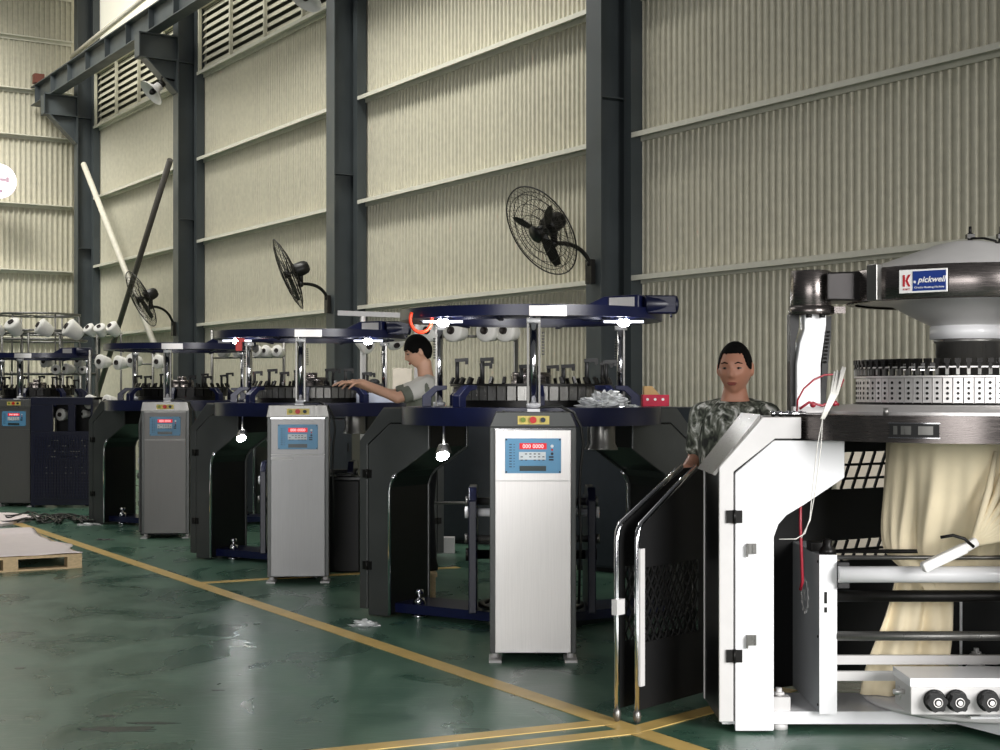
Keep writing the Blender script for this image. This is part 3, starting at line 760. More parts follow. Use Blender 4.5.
# ================================================================== WHITE MACHINE (nearest, right)
CX, CY = 2.13, 6.60
def white_machine():
    root = thing('knitting_machine', 'large white-legged circular knitting machine at the right edge with cream fabric hanging inside', 'knitting machine', (CX, CY, 0))
    A = [R(180), R(300), R(60)]
    # base + feet
    mb = MB()
    for a in A:
        mb.T = Matrix.Rotation(a, 4, 'Z')
        mb.prism([(0, -.2), (1.15, -.2), (1.15, .2), (0, .2)], lambda x, y: (x, y, .03), lambda x, y: (x, y, .085))
    part('base', mb, 'white', root)
    for a in A:
        mb = MB(); mb.T = Matrix.Rotation(a, 4, 'Z')
        mb.cbox((.89, .15, .115), (.09, .07, .06)); mb.cyl((.89, .15, .145), (.89, .15, .18), .014, 10); mb.cyl((.89, .15, .15), (.89, .15, .162), .026, 6); mb.cyl((.89, .15, 0), (.89, .15, .03), .04)
        part('levelling_foot', mb, 'lgrey', root)
    for a in A:
        lg = leg(root, a, 'white', 'lgrey', 'legs')
        for z in (.41, .81):
            mb = MB(); mb.T = Matrix.Rotation(a, 4, 'Z'); mb.cbox((1.03, .256, z), (.042, .012, .045)); mb.cyl((1.022, .262, z+.009), (1.022, .266, z+.009), .006, 8); mb.cyl((1.022, .262, z-.009), (1.022, .266, z-.009), .006, 8); mb.cbox((1.05, .262, z-.01), (.008, .014, .05))
            part('latch', mb, 'dsteel', lg, label='small steel latch plate')
        mb = MB(); mb.T = Matrix.Rotation(a, 4, 'Z')
        mb.prism([(1.198, 1.135), (1.185, 1.13), (.975, 1.387), (.99, 1.398)], lambda x, z: (x, -.25, z), lambda x, z: (x, .24, z))
        part('slanted_cover', mb, 'dsteel', lg)
    # table ring
    mb = MB(); mb.ring(.34, .83, 1.288, 1.398, 128); part('table_ring', mb, 'msteel', root)
    mb = MB(); mb.ring(.34, .64, 1.398, 1.41, 96); mb.lathe([(.64, 1.41), (.60, 1.435), (.50, 1.44), (.34, 1.44)], 96); part('bed_plate', mb, 'steel', root)
    # display window in the table ring front
    a = R(240)
    mb = MB(); mb.T = Matrix.Rotation(a-R(2.5), 4, 'Z'); mb.lathe([(.834, 1.312), (.834, 1.368)], 12, a0=-R(7), a1=R(7)); mb.lathe([(.834, 1.312), (.80, 1.312)], 12, a0=-R(7), a1=R(7)); dw = part('counter_window', mb, 'black', root)
    mb = MB(); mb.T = Matrix.Rotation(a-R(2.5), 4, 'Z')
    for t0, t1 in ((-5.8, -4.6), (-3.6, -.6), (1.3, 5.4)):
        mb = MB(); mb.T = Matrix.Rotation(a-R(2.5), 4, 'Z'); mb.lathe([(.836, 1.322), (.836, 1.357)], 4, a0=R(t0), a1=R(t1)); part('counter_dial', mb, 'dsteel', dw)
    mb = MB(); mb.T = Matrix.Rotation(a-R(2.5), 4, 'Z')
    for z in (1.309, 1.369): mb.lathe([(.838, z-.002), (.838, z+.002)], 12, a0=-R(7.3), a1=R(7.3))
    part('window_trim', mb, 'chrome', dw)
    # cam boxes
    n = 72; me1 = MB(); me1.box(.472, -.0195, 1.447, .494, .0195, 1.556)
    me1 = me1.mesh('cam_box', M['steel'])
    me2 = MB()
    for z in (1.468, 1.49, 1.512, 1.536): me2.cyl((.494, 0, z), (.4965, 0, z), .0065, 8)
    me2.box(.4935, -.018, 1.444, .4975, .018, 1.450)
    me2 = me2.mesh('cam_screws', M['iron'])
    me3 = MB(); me3.cyl((.505, 0, 1.60), (.475, 0, 1.60), .006, 6); me3.cyl((.485, 0, 1.568), (.485, 0, 1.63), .007, 6); me3.cbox((.49, 0, 1.63), (.034, .024, .02)); me3.cbox((.497, 0, 1.612), (.012, .014, .02))
    me3 = me3.mesh('yarn_feeder', M['iron'])
    me4 = MB(); me4.cbox((.498, 0, 1.585), (.012, .014, .03)); me4 = me4.mesh('feeder_eye', M['dsteel'])
    for k in range(n):
        an = 2*PI*(k+.5)/n
        c = link('cam_box', me1, root); c.rotation_euler = (0, 0, an)
        d = link('cam_screws', me2, c)
        f = link('yarn_feeder', me3, root); f.rotation_euler = (0, 0, an)
        g = link('feeder_eye', me4, f)
    mb = MB(); mb.lathe([(.468, 1.44), (.468, 1.556), (.40, 1.56), (.36, 1.56), (.36, 1.44)], 96); part('needle_cylinder', mb, 'iron', root)
    mb = MB(); mb.ring(.40, .505, 1.558, 1.566, 96); mb.ring(.47, .50, 1.60, 1.606, 96); part('sinker_ring', mb, 'steel', root)
    mb = MB(); mb.lathe([(.49, 1.43), (.51, 1.436), (.51, 1.442), (.49, 1.444)], 96, closed=True); part('lower_rail', mb, 'iron', root)
    # centre column and hood
    mb = MB(); mb.lathe([(0, 1.56), (.14, 1.56), (.14, 1.715), (.15, 1.72), (.15, 1.735), (0, 1.735)], 48); part('centre_column', mb, 'dsteel', root)
    mb = MB(); mb.lathe([(.0, 1.735), (.168, 1.735), (.168, 1.79), (.16, 1.795)], 64); part('neck_ring', mb, 'white', root)
    mb = MB(); mb.lathe([(.16, 1.795), (.17, 1.80), (.26, 1.845), (.33, 1.885), (.40, 1.905), (.50, 1.905)], 64); part('hood_funnel', mb, 'lgrey', root)
    mb = MB(); mb.lathe([(.50, 1.895), (.535, 1.895), (.54, 1.90), (.54, 2.035), (.535, 2.04), (.50, 2.04)], 96); hz = part('hood_ring', mb, 'msteel', root)
    mb = MB(); mb.lathe([(.50, 2.04), (.47, 2.052), (.14, 2.165), (.08, 2.178), (.0, 2.18)], 64); part('hood_dome', mb, 'lgrey', root)
    mb = MB(); mb.T = Matrix.Identity(4)
    for t0, ex in ((.0, 0), (.14, 0)): mb.cyl((t0, -.03, 2.17), (t0, -.03, 2.215), .012, 8); mb.cbox((t0, -.03, 2.20), (.035, .03, .02)); mb.cyl((t0-.0, -.03, 2.21), (t0, -.03, 2.245), .007, 6)
    mb.tube([(.0, -.04, 2.19), (.04, -.10, 2.185), (.08, -.13, 2.17), (.10, -.13, 2.14), (.075, -.14, 2.135), (.09, -.12, 2.16), (.14, -.05, 2.18)], .006, 6)
    part('grease_nipple', mb, 'iron', root)
    # clamps on hood
    for aa in (207, 322, 92):
        mb = MB(); mb.T = Matrix.Rotation(R(aa), 4, 'Z'); mb.cbox((.55, 0, 1.975), (.035, .065, .16)); part('hood_clamp', mb, 'dsteel', root, bevel=.004)
    # arms + posts
    for a in A:
        T = Matrix.Rotation(a, 4, 'Z')
        mb = MB(); mb.T = T; mb.prism([(.45, 1.90), (.45, 2.038), (.67, 2.03), (.67, 1.905)], lambda x, z: (x, -.13, z), lambda x, z: (x, .13, z)); part('hood_arm', mb, 'hoodk', root, bevel=.008)
        mb = MB(); mb.T = T; mb.lathe([(0, 2.045), (.088, 2.045), (.092, 2.04), (.092, 1.88), (.085, 1.87)], 40, (.715, 0, 0)); part('post_cap', mb, 'msteel', root)
        mb = MB(); mb.T = T; mb.lathe([(0, 1.885), (.10, 1.885), (.10, 1.85), (.095, 1.845), (0, 1.845)], 40, (.715, 0, 0)); mb.cbox((.60, .06, 1.865), (.05, .03, .03)); part('cap_flange', mb, 'msteel', root)
        mb = MB(); mb.T = T
        pts = [(.79, 1.40), (.79, 1.62), (.775, 1.72), (.755, 1.78), (.755, 1.85)]; pin = [(.655, 1.85), (.655, 1.80), (.665, 1.72), (.68, 1.62), (.68, 1.40)]
        mb.prism(pts+pin, lambda x, z: (x, -.05, z), lambda x, z: (x, .05, z)); po = part('post', mb, 'white', root, bevel=.01)
        for s_, off in ((1, .0), (-1, 0)):
            mb = MB(); mb.T = T
            if s_ > 0: pp = [(.812, 1.40), (.812, 1.85), (.772, 1.85), (.772, 1.79), (.79, 1.72), (.792, 1.40)]
            else: pp = [(.655, 1.40), (.64, 1.62), (.628, 1.74), (.625, 1.84), (.65, 1.84), (.655, 1.74), (.668, 1.62), (.678, 1.40)]
            mb.prism(pp, lambda x, z: (x, -.06, z), lambda x, z: (x, .02, z)); part('post_edge', mb, 'black', po, label='black edge strip')
        mb = MB(); mb.T = T
        for k in range(9): mb.cyl((.672-.002*k, .052, 1.63+.017*k), (.66-.002*k, .062, 1.63+.017*k), .006, 6)
        part('terminal_strip', mb, 'iron', po)
        mb = MB(); mb.T = T; mb.cbox((.735, 0, 1.415), (.15, .14, .03)); part('post_foot', mb, 'lgrey', po, bevel=.004)
        mb = MB(); mb.T = T
        for dx in (.68, .74): mb.cyl((dx, .075, 1.845), (dx, .075, 1.83), .014, 8)
        part('bolts', mb, 'iron', po)
    # hose and wiring
    mb = MB(); mb.tube([(-.80, -.10, 1.40), (-.80, -.12, 1.46), (-.775, -.13, 1.51), (-.73, -.13, 1.55), (-.68, -.12, 1.572), (-.62, -.10, 1.575), (-.59, -.1, 1.55), (-.60, -.09, 1.52), (-.63, -.08, 1.515)], .0045, 8); part('hose', mb, 'hose', root, label='thin crimson hose')
    mb = MB(); mb.tube([(-.80, -.16, 1.42), (-.76, -.17, 1.45), (-.70, -.16, 1.435), (-.66, -.15, 1.45), (-.62, -.13, 1.44)], .006, 8); mb.ball((-.74, -.16, 1.44), (.014, .012, .014)); mb.ball((-.64, -.14, 1.445), (.014, .012, .013)); part('hose_clip', mb, 'hose', root)
    mb = MB(); rnd = random.Random(4)
    for k in range(9):
        o1 = .03*(k/8-.5); 
        mb.tube([(-.70+o1*1.5, -.50, 1.585+rnd.uniform(-.01, .02)), (-.74+o1*1.0, -.57, 1.49), (-.80+o1*.4, -.62, 1.385)], .0035, 5)
    mb.tube([(-.80, -.62, 1.385), (-.825, -.64, 1.28), (-.85, -.66, 1.1), (-.865, -.68, .98), (-.89, -.70, .92), (-.93, -.72, .90), (-1.0, -.73, .90)], .0022, 5)
    mb.tube([(-.80, -.62, 1.385), (-.81, -.64, 1.28), (-.835, -.65, 1.1), (-.86, -.66, .97), (-.90, -.68, .90)], .0022, 5)
    part('yarn_tube_bundle', mb, 'clear', root, label='bundle of pale plastic tubes')
    mb = MB(); mb.tube([(-.80, -.18, 1.13), (-.80, -.18, .9), (-.795, -.2, .66), (-.8, -.18, .62)], .007, 8); part('hose', mb, 'hose', root, label='thin red hose')
    # table top small fittings
    mb = MB(); mb.cyl((-.93, -.18, 1.40), (-.78, -.2, 1.40), .010, 8)
    for k in range(5): mb.ball((-.92+.03*k, -.18-.003*k, 1.40), .014, 8, 6)
    part('air_fitting', mb, 'chrome', root)
    mb = MB(); mb.cyl((-.52, -.55, 1.398), (-.52, -.55, 1.43), .012, 10); mb.cyl((.02, -.66, 1.41), (.02, -.66, 1.435), .014, 10); mb.cyl((.05, -.66, 1.41), (.05, -.66, 1.435), .014, 10); part('pins', mb, 'dsteel', root)
    # badge on hood ring front
    lx = -.17; ang = R(233)
    bc = Vector((.553*math.cos(ang), .553*math.sin(ang), 1.968))
    E = bpy.data.objects.new('name_badge', None)
    mb = MB(); mb.box(-.105, -.004, -.05, .105, .004, .05)
    bo = part('name_badge', mb, 'swhite', root, bevel=.002, label='white and blue name badge')
    bo.location = bc; bo.rotation_euler = (0, 0, ang+PI/2)
    mb = MB(); mb.box(-.044, -.0055, -.042, .10, -.0035, .042); part('badge_field', mb, 'sblue', bo)
    text('pickwell', .036, 'swhite', bo, (.038, -.0065, .004), shear=.3, bold=.0006)
    text('e', .022, 'swhite', bo, (-.035, -.0065, -.002), bold=.0006)
    text('Circular Knitting Machine', .0125, 'swhite', bo, (.028, -.0065, -.028))
    mb = MB(); mb.box(-.088, -.0055, -.022, -.078, -.0035, .028)
    mb.prism([(-.076, .004), (-.064, .028), (-.053, .030), (-.066, .004), (-.054, -.022), (-.064, -.022)], lambda x, z: (x, -.0055, z), lambda x, z: (x, -.0035, z))
    part('badge_emblem', mb, 'sred', bo, label='red K emblem')
    text('KNITS', .012, 'sred', bo, (-.07, -.006, -.034))
    # take down unit
    X0 = -.73; X1 = .74
    for sx in (X0, X1):
        mb = MB(); mb.box(sx-.0, -.245, .087, sx+.075, .38, .78); tp = part('take_down_plate', mb, 'grey', root, bevel=.004)
        mb = MB(); mb.box(sx-.001, -.25, .085, sx+.076, -.244, .782); part('plate_face', mb, 'white', tp)
        mb = MB()
        for z in (.12, .42, .75):
            for y in (-.22, .36): mb.cyl((sx-.004, y, z), (sx+.001, y, z), .006, 8)
        mb.box(sx+.02, -.253, .57, sx+.032, -.249, .62); mb.box(sx+.02, -.253, .53, sx+.032, -.249, .553)
        part('plate_screws', mb, 'iron', tp)
        # emblem: gear ring
        mb = MB(); mb.T = Matrix.Translation((sx-.002, .06, .56)) @ Matrix.Rotation(PI/2, 4, 'Y')
        mb.lathe([(.062, 0), (.07, 0), (.07, .003), (.062, .003)], 32, closed=True)
        for k in range(12): a_ = 2*PI*k/12; mb.cbox((.076*math.cos(a_), .076*math.sin(a_), .001), (.014, .014, .004))
        part('gear_emblem', mb, 'lgrey', tp)
        text('K', .07, 'lgrey', tp, (sx-.002, .06, .56), (PI/2, 0, -PI/2))
        mb = MB(); mb.cbox((sx+.10, -.262, .695), (.05, .03, .115)); mb.cyl((sx+.125, -.275, .70), (sx+.125, -.295, .70), .028, 20); part('roller_bearing', mb, 'black', tp, bevel=.004)
        mb = MB(); mb.lathe([(0, .78), (.04, .78), (.035, .80), (.018, .82), (.022, .84), (0, .85)], 12, (sx+.05, -.18, 0)); mb.cbox((sx+.02, -.05, .80), (.05, .1, .04)); part('tension_knob', mb, 'iron', tp)
    def rod(y, z, r_, m_, name='roller'):
        mb = MB(); mb.cyl((X0+.075, y, z), (X1, y, z), r_, 20); return part(name, mb, m_, root)
    rod(-.275, .70, .036, 'white'); rod(-.20, .765, .010, 'dsteel', 'guide_rod'); rod(-.13, .785, .009, 'iron', 'guide_rod'); rod(-.2, .595, .026, 'iron'); rod(-.235, .425, .021, 'dsteel')
    for z, y in ((.25, -.235), (.30, -.12)):
        mb = MB(); mb.box(X0+.075, y-.012, z-.02, X1, y+.012, z+.02); part('rail', mb, 'lgrey', root)
    # gearbox with knobs
    mb = MB(); mb.box(-.43, -.60, .16, .45, -.36, .275); gb = part('gearbox', mb, 'lgrey', root, bevel=.004)
    mb = MB(); mb.box(-.435, -.605, .275, .455, -.34, .312); part('gearbox_lid', mb, 'white', gb, bevel=.003)
    for kx in (-.335, -.245, -.115, -.01, .12):
        mb = MB(); mb.T = Matrix.Translation((kx, -.60, .222)) @ Matrix.Rotation(PI/2, 4, 'X')
        mb.lathe([(.044, 0), (.046, .014), (.042, .018), (.034, .02)], 24)
        pr = [(.034+.008*(i % 2), i) for i in range(12)]
        pts = [((.036+.006*(1 if i % 4 < 2 else 0))*math.cos(2*PI*i/24), (.036+.006*(1 if i % 4 < 2 else 0))*math.sin(2*PI*i/24)) for i in range(24)]
        mb.prism(pts, lambda x, y: (x, y, .018), lambda x, y: (x, y, .06)); kn = part('dial_knob', mb, 'black', gb)
        mb = MB(); mb.T = Matrix.Translation((kx, -.66, .222)) @ Matrix.Rotation(PI/2, 4, 'X'); mb.lathe([(.016, .0), (.02, .0), (.02, .003), (.016, .003)], 20, closed=True); mb.cyl((0, 0, 0), (0, 0, .008), .010, 12); part('knob_centre', mb, 'steel', kn)
    mb = MB(); mb.cyl((-.43, -.50, .235), (-.475, -.50, .235), .012, 10); part('gearbox_fitting', mb, 'steel', gb)
    mb = MB(); mb.cyl((-.43, -.43, .215), (-.437, -.43, .215), .028, 16); part('gearbox_plug', mb, 'steel', gb)
    mb = MB(); mb.box(-.15, -.50, .119, .35, -.40, .13); mb.box(-.1, -.48, .118, 0, -.40, .16); mb.box(.2, -.48, .118, .3, -.40, .16); part('gearbox_mount', mb, 'white', root)
    # turntable
    mb = MB(); mb.lathe([(0, .087), (.45, .087), (.47, .10), (.47, .115), (0, .118)], 64); part('turntable', mb, 'lgrey', root)
    # rear guard panels (black lattice)
    def guard(p0, p1, z0, z1, wins, name, tri=False, slant=None, frame=True):
        p0 = Vector(p0); p1 = Vector(p1); L = (p1-p0).length; d = (p1-p0).normalized()
        T = Matrix(((d.x, -d.y, 0, p0.x), (d.y, d.x, 0, p0.y), (0, 0, 1, 0), (0, 0, 0, 1)))
        mb = MB(); mb.T = T
        # solid bands between windows
        zs = z0
        for (a, b, x0, x1) in wins:
            mb.box(0, -.004, zs, L, .004, a)
            mb.box(0, -.004, a, x0, .004, b); mb.box(x1, -.004, a, L, .004, b)
            pw, ph = .075, .085
            n = int((x1-x0)/pw)+1; H = b-a
            # lattice bars both ways, clipped to window
            def clipbar(xa, za, xb, zb):
                if xa == xb: return
                def at(x): return za+(zb-za)*(x-xa)/(xb-xa)
                q0x, q1x = max(min(xa, xb), x0), min(max(xa, xb), x1)
                if q1x-q0x < .004: return
                mb.bar((q0x, 0, at(q0x)), (q1x, 0, at(q1x)), .010, .012, up=(0, 0, 1))
            if tri:
                k = x0-H
                while k < x1+H:
                    clipbar(k, a, k+H*.75, b); clipbar(k, b, k+H*.75, a); k += pw
            else:
                k = x0-H
                while k < x1:
                    clipbar(k, a, k+H*.45, b); k += pw
                zz = a+.05
                while zz < b-.02: mb.bar((x0, 0, zz), (x1, 0, zz+.0), .010, .012); zz += ph*.8
            zs = b
        if slant: mb.prism([(0, zs), (L, zs), (L, slant[0]), (0, slant[1])], lambda x, z: (x, -.004, z), lambda x, z: (x, .004, z))
        else: mb.box(0, -.004, zs, L, .004, z1)
        return part(name, mb, 'black', root)
    # closed rear-left guard, between the left leg and the back leg
    g = guard((-.93, .22, 0), (.25, .92, 0), .09, 1.28, [(.67, .77, .42, .92), (1.02, 1.20, .35, 1.1)], 'rear_guard')
    # open doors, left front, hinged behind the leg
    def door(hp, op, lab):
        hp = Vector(hp)-Vector((CX, CY, 0)); op = Vector(op)-Vector((CX, CY, 0)); L = (op-hp).length; d = (op-hp).normalized()
        T = Matrix(((d.x, -d.y, 0, hp.x), (d.y, d.x, 0, hp.y), (0, 0, 1, 0), (0, 0, 0, 1)))
        mb = MB(); mb.T = T
        w0, w1, a, b = .10, L-.06, .36, .70
        mb.box(0, -.003, .06, L, .003, a); mb.box(0, -.003, a, w0, .003, b); mb.box(w1, -.003, a, L, .003, b)
        mb.prism([(0, b), (L, b), (L, .88), (.10, 1.13), (0, 1.13)], lambda x, z: (x, -.003, z), lambda x, z: (x, .003, z))
        H = b-a; k = w0-H*.6
        while k < w1:
            for (za, zb) in ((a, b), (b, a)):
                xa, xb = k, k+H*.6
                q0, q1 = max(xa, w0), min(xb, w1)
                if q1-q0 > .01:
                    at = lambda x: za+(zb-za)*(x-xa)/(xb-xa)
                    mb.bar((q0, 0, at(q0)), (q1, 0, at(q1)), .006, .010)
            k += .055
        dr = part('guard_door', mb, 'black', root)
        mb = MB(); mb.T = T
        mb.tube([(L, 0, .02), (L, 0, .45), (L, 0, .82), (L-.006, 0, .865), (L-.03, 0, .90), (.28, 0, 1.06), (.12, 0, 1.14)], .0125, 10)
        part('door_tube', mb, 'chrome', dr)
        mb = MB(); mb.T = T; mb.tube([(.03, 0, .14), (.03, 0, .80)], .006, 8)
        part('door_edge', mb, 'dsteel', dr)
        mb = MB(); mb.T = T; mb.ball((L, 0, .035), (.02, .02, .035), 10, 6); part('door_foot', mb, 'dsteel', dr)
        return dr, T, L
    dA, TA, LA = door((1.01, 6.98, 0), (.617, 6.53, 0), 'a')
    mb = MB(); mb.T = TA; mb.box(LA-.032, .008, .17, LA+.002, .022, .79); part('latch_bar', mb, 'lgrey', dA, bevel=.002, label='pale flat latch bar')
    dB, TB, LB = door((.95, 7.05, 0), (.53, 6.57, 0), 'b')
    mb = MB(); mb.T = TB; mb.box(LB-.02, .0, .49, LB+.04, .03, .56); part('latch_block', mb, 'lgrey', dB)
    # fabric inside the machine
    folds = random.Random(9)
    secs = []
    def sec(z, cx, cy, rx, ry, amp, ph): secs.append((z, cx, cy, rx, ry, amp, ph))
    for z, cx, cy, rx, ry, amp in ((1.30, -.0, 0, .36, .36, .000), (1.22, -.0, 0, .365, .36, .004), (1.1, -.0, 0, .37, .35, .010), (1.0, .0, 0, .375, .32, .015), (.9, .0, -.01, .38, .27, .020), (.82, .0, -.02, .375, .21, .024), (.76, .0, -.03, .36, .15, .026), (.70, .0, -.05, .30, .10, .022), (.64, .0, -.07, .24, .05, .012), (.60, 0, -.08, .22, .02, .004)):
        sec(z, cx, cy, rx, ry, amp, 0)
    mb = MB(); seg = 160; pts = []
    for (z, cx, cy, rx, ry, amp, ph) in secs:
        for k in range(seg):
            t = 2*PI*k/seg
            f = 1+amp/rx*(math.sin(9*t+z*3)+.6*math.sin(17*t+1.3-z*5)+.4*math.sin(31*t+2))
            pts.append((cx+rx*f*math.cos(t), cy+ry*f*math.sin(t), z+.0))
    b = mb.addv(pts)
    for i in range(len(secs)-1):
        for k in range(seg):
            k2 = (k+1) % seg; mb.face((b+i*seg+k, b+i*seg+k2, b+(i+1)*seg+k2, b+(i+1)*seg+k), True)
    fb = part('fabric_tube', mb, 'cloth', root, label='cream knitted fabric tube')
    md = fb.modifiers.new('sub', 'SUBSURF'); md.levels = 1; md.render_levels = 1
    # lower hanging sheet
    mb = MB(); nx, nz = 40, 14; pts = []
    for j in range(nz+1):
        t = j/nz; z = .66-.54*t
        xl = -.335-.16*t+.01*math.sin(t*7); xr = -.075-.03*t
        for i in range(nx+1):
            q = i/nx; x = xl+(xr-xl)*q
            y = -.02+.02*math.sin(q*11+t*2)+.012*math.sin(q*25-t*3)+.01*math.sin(t*9)
            pts.append((x, y, z))
    b = mb.addv(pts)
    for j in range(nz):
        for i in range(nx): mb.face((b+j*(nx+1)+i, b+j*(nx+1)+i+1, b+(j+1)*(nx+1)+i+1, b+(j+1)*(nx+1)+i), True)
    fs = part('fabric_tail', mb, 'cloth', root, label='loose cream fabric end')
    md = fs.modifiers.new('sol', 'SOLIDIFY'); md.thickness = .006
    # gathered swag tied at the knot
    mb = MB()
    for k in range(9):
        x0 = .0+.05*k; z0 = 1.22-.03*k
        kx, kz = -.02, .80
        pth = [Vector((.0+.05*k, -.375+.012*k, 1.24-.035*k)), Vector((-.04+.035*k, -.40+.004*k, 1.08-.025*k)), Vector((-.08+.016*k, -.40, .94-.008*k)), Vector((-.11, -.38, .84))]
        mb.tube(pth, [.010, .016, .016, .012], 8)
    part('fabric_swag', mb, 'cloth', root, label='gathered fold of cream fabric')
    mb = MB(); mb.bar((-.15, -.40, .825), (-.09, -.40, .86), .04, .04); mb.bar((-.33, -.42, .745), (-.14, -.40, .83), .045, .045)
    part('fabric_clip', mb, 'swhite', root, bevel=.01, label='white cloth wrapped clip')
    mb = MB(); mb.tube([(-.25, -.41, .875), (-.20, -.42, .885), (-.15, -.42, .87), (-.11, -.42, .835)], .007, 8); part('clip_hook', mb, 'iron', root)
    return root
white_machine()

# ================================================================== PEOPLE
def head_pts(mb, T, seg=56, rings=44, asian=True):
    old = mb.T; mb.T = old @ T
    pts = []
    for i in range(rings+1):
        ph = PI*i/rings
        for k in range(seg):
            t = 2*PI*k/seg
            x = math.sin(ph)*math.cos(t); y = math.sin(ph)*math.sin(t); z = math.cos(ph)
            X = .076*x; Y = .096*y; Z = .118*z
            if z < 0:
                w = (-z)**1.5; X *= 1-.28*w
                if y < 0: Y *= 1-.10*w
                else: Y *= 1-.38*w
            if y < 0:   # face side (looking -y)
                fx = X
                # brow/eye socket
                for sx in (-.031, .031):
                    d = ((fx-sx)/.02)**2+((Z-.008)/.013)**2; Y += .010*math.exp(-d)
                Y -= .005*math.exp(-((Z-.035)/.012)**2-(fx/.05)**2)
                # nose
                if -.045 < Z < .03:
                    hgt = .024*max(0, 1-((Z+.028)/.055)) if Z > -.028 else .024*max(0, 1-(-.028-Z)/.014)
                    Y -= hgt*math.exp(-(fx/(.010+.006*max(0, -Z/.03)))**2)
                # lips, chin, cheeks
                Y -= .006*math.exp(-((Z+.062)/.012)**2-(fx/.022)**2)
                Y -= .008*math.exp(-((Z+.098)/.016)**2-(fx/.024)**2)
                for sx in (-.043, .043): Y -= .004*math.exp(-((fx-sx)/.02)**2-((Z+.02)/.022)**2)
            pts.append((X, Y, Z))
    b = mb.addv(pts)
    for i in range(rings):
        for k in range(seg):
            k2 = (k+1) % seg; mb.face((b+i*seg+k, b+(i+1)*seg+k, b+(i+1)*seg+k2, b+i*seg+k2), True)
    for sx in (-1, 1):
        mb.ball((sx*.077, .008, -.002), (.010, .020, .034), 12, 8, Matrix.Rotation(sx*.25, 3, 'Z'))
    mb.T = old
def head_extras(root, T, skin, fringe=False):
    hb = bpy.data.objects.new('x', None)
    def pp(name, mb, m):
        for i, v in enumerate(mb.v): mb.v[i] = tuple(T @ Vector(v))
        return part(name, mb, m, root)
    # hair cap
    mb = MB(); seg, rings = 112, 80; idx = {}
    def hair_in(x, y, z):   # unit sphere coords; y<0 face
        top = .60 if not fringe else .30
        jag = .03*noise.noise(Vector((x*14, y*14, 3)))
        if y < 0: q_ = min(1, max(0, (abs(x)-.55)/.4)); lim = top*(1-q_*q_*(3-2*q_))-.02+jag
        else: q_ = min(1, y/.45); lim = -.05-.5*q_+jag
        return z > lim
    vs = []
    def hv(x, y, z, sc):
        X = .076*x; Y = .096*y; Z = .118*z
        if z < 0:
            w = (-z)**1.5; X *= 1-.28*w
            if y > 0: Y *= 1-.38*w
        return Vector((X, Y, Z))*sc+Vector((0, .002, .004))
    for i in range(rings):
        for k in range(seg):
            c = []
            for (a, b_) in ((i, k), (i+1, k), (i+1, k+1), (i, k+1)):
                ph = PI*a/rings; t = 2*PI*b_/seg; c.append((math.sin(ph)*math.cos(t), math.sin(ph)*math.sin(t), math.cos(ph)))
            m_ = Vector((sum(q[0] for q in c)/4, sum(q[1] for q in c)/4, sum(q[2] for q in c)/4))
            if hair_in(*m_):
                sc = 1.045 if not fringe else 1.10
                b0 = mb.addv([hv(*q, sc+.012*noise.noise(Vector(q)*9)) for q in c]); mb.face((b0, b0+1, b0+2, b0+3), True)
    for i, v in enumerate(mb.v): mb.v[i] = tuple(T @ Vector(v))
    me = mb.mesh('hair', M['hair'], 'weld'); o = link('hair', me, root)
    md = o.modifiers.new('s', 'SOLIDIFY'); md.thickness = .014; md.offset = -1
    for sx in (-1, 1):
        mb = MB(); mb.ball((sx*.031, -.077, .008), (.0135, .0105, .0055), 14, 10); pp('eye', mb, 'eyew')
        mb = MB(); mb.ball((sx*.031, -.086, .008), (.0055, .004, .0055), 10, 8); pp('iris', mb, 'eyeb')
        mb = MB(); mb.tube([(sx*.015, -.0915, .029), (sx*.031, -.091, .034), (sx*.048, -.080, .029)], [.0025, .0035, .002], 8); pp('eyebrow', mb, 'hair')
    mb = MB(); mb.ball((0, -.088, -.060), (.024, .008, .0042), 16, 8); mb.ball((0, -.087, -.067), (.019, .008, .0042), 16, 8); pp('lips', mb, 'lip')

def capsule(mb, p0, r0, p1, r1, seg=16):
    p0 = Vector(p0); p1 = Vector(p1)
    mb.tube([p0, p0.lerp(p1, .5), p1], [r0, (r0+r1)/2*1.02, r1], seg); mb.ball(p0, r0, 16, 10); mb.ball(p1, r1, 16, 10)
def loft(mb, secs, seg=28):   # (center, rx, ry, rotz)
    pts = []
    for c, rx, ry in secs:
        for k in range(seg):
            t = 2*PI*k/seg; e = .85
            cx = math.copysign(abs(math.cos(t))**e, math.cos(t)); sy = math.copysign(abs(math.sin(t))**e, math.sin(t))
            pts.append((c[0]+rx*cx, c[1]+ry*sy, c[2]))
    b = mb.addv(pts); n = len(secs)
    for i in range(n-1):
        for k in range(seg):
            k2 = (k+1) % seg; mb.face((b+i*seg+k, b+i*seg+k2, b+(i+1)*seg+k2, b+(i+1)*seg+k), True)
    mb.face([b+k for k in range(seg)][::-1]); mb.face([b+(n-1)*seg+k for k in range(seg)])
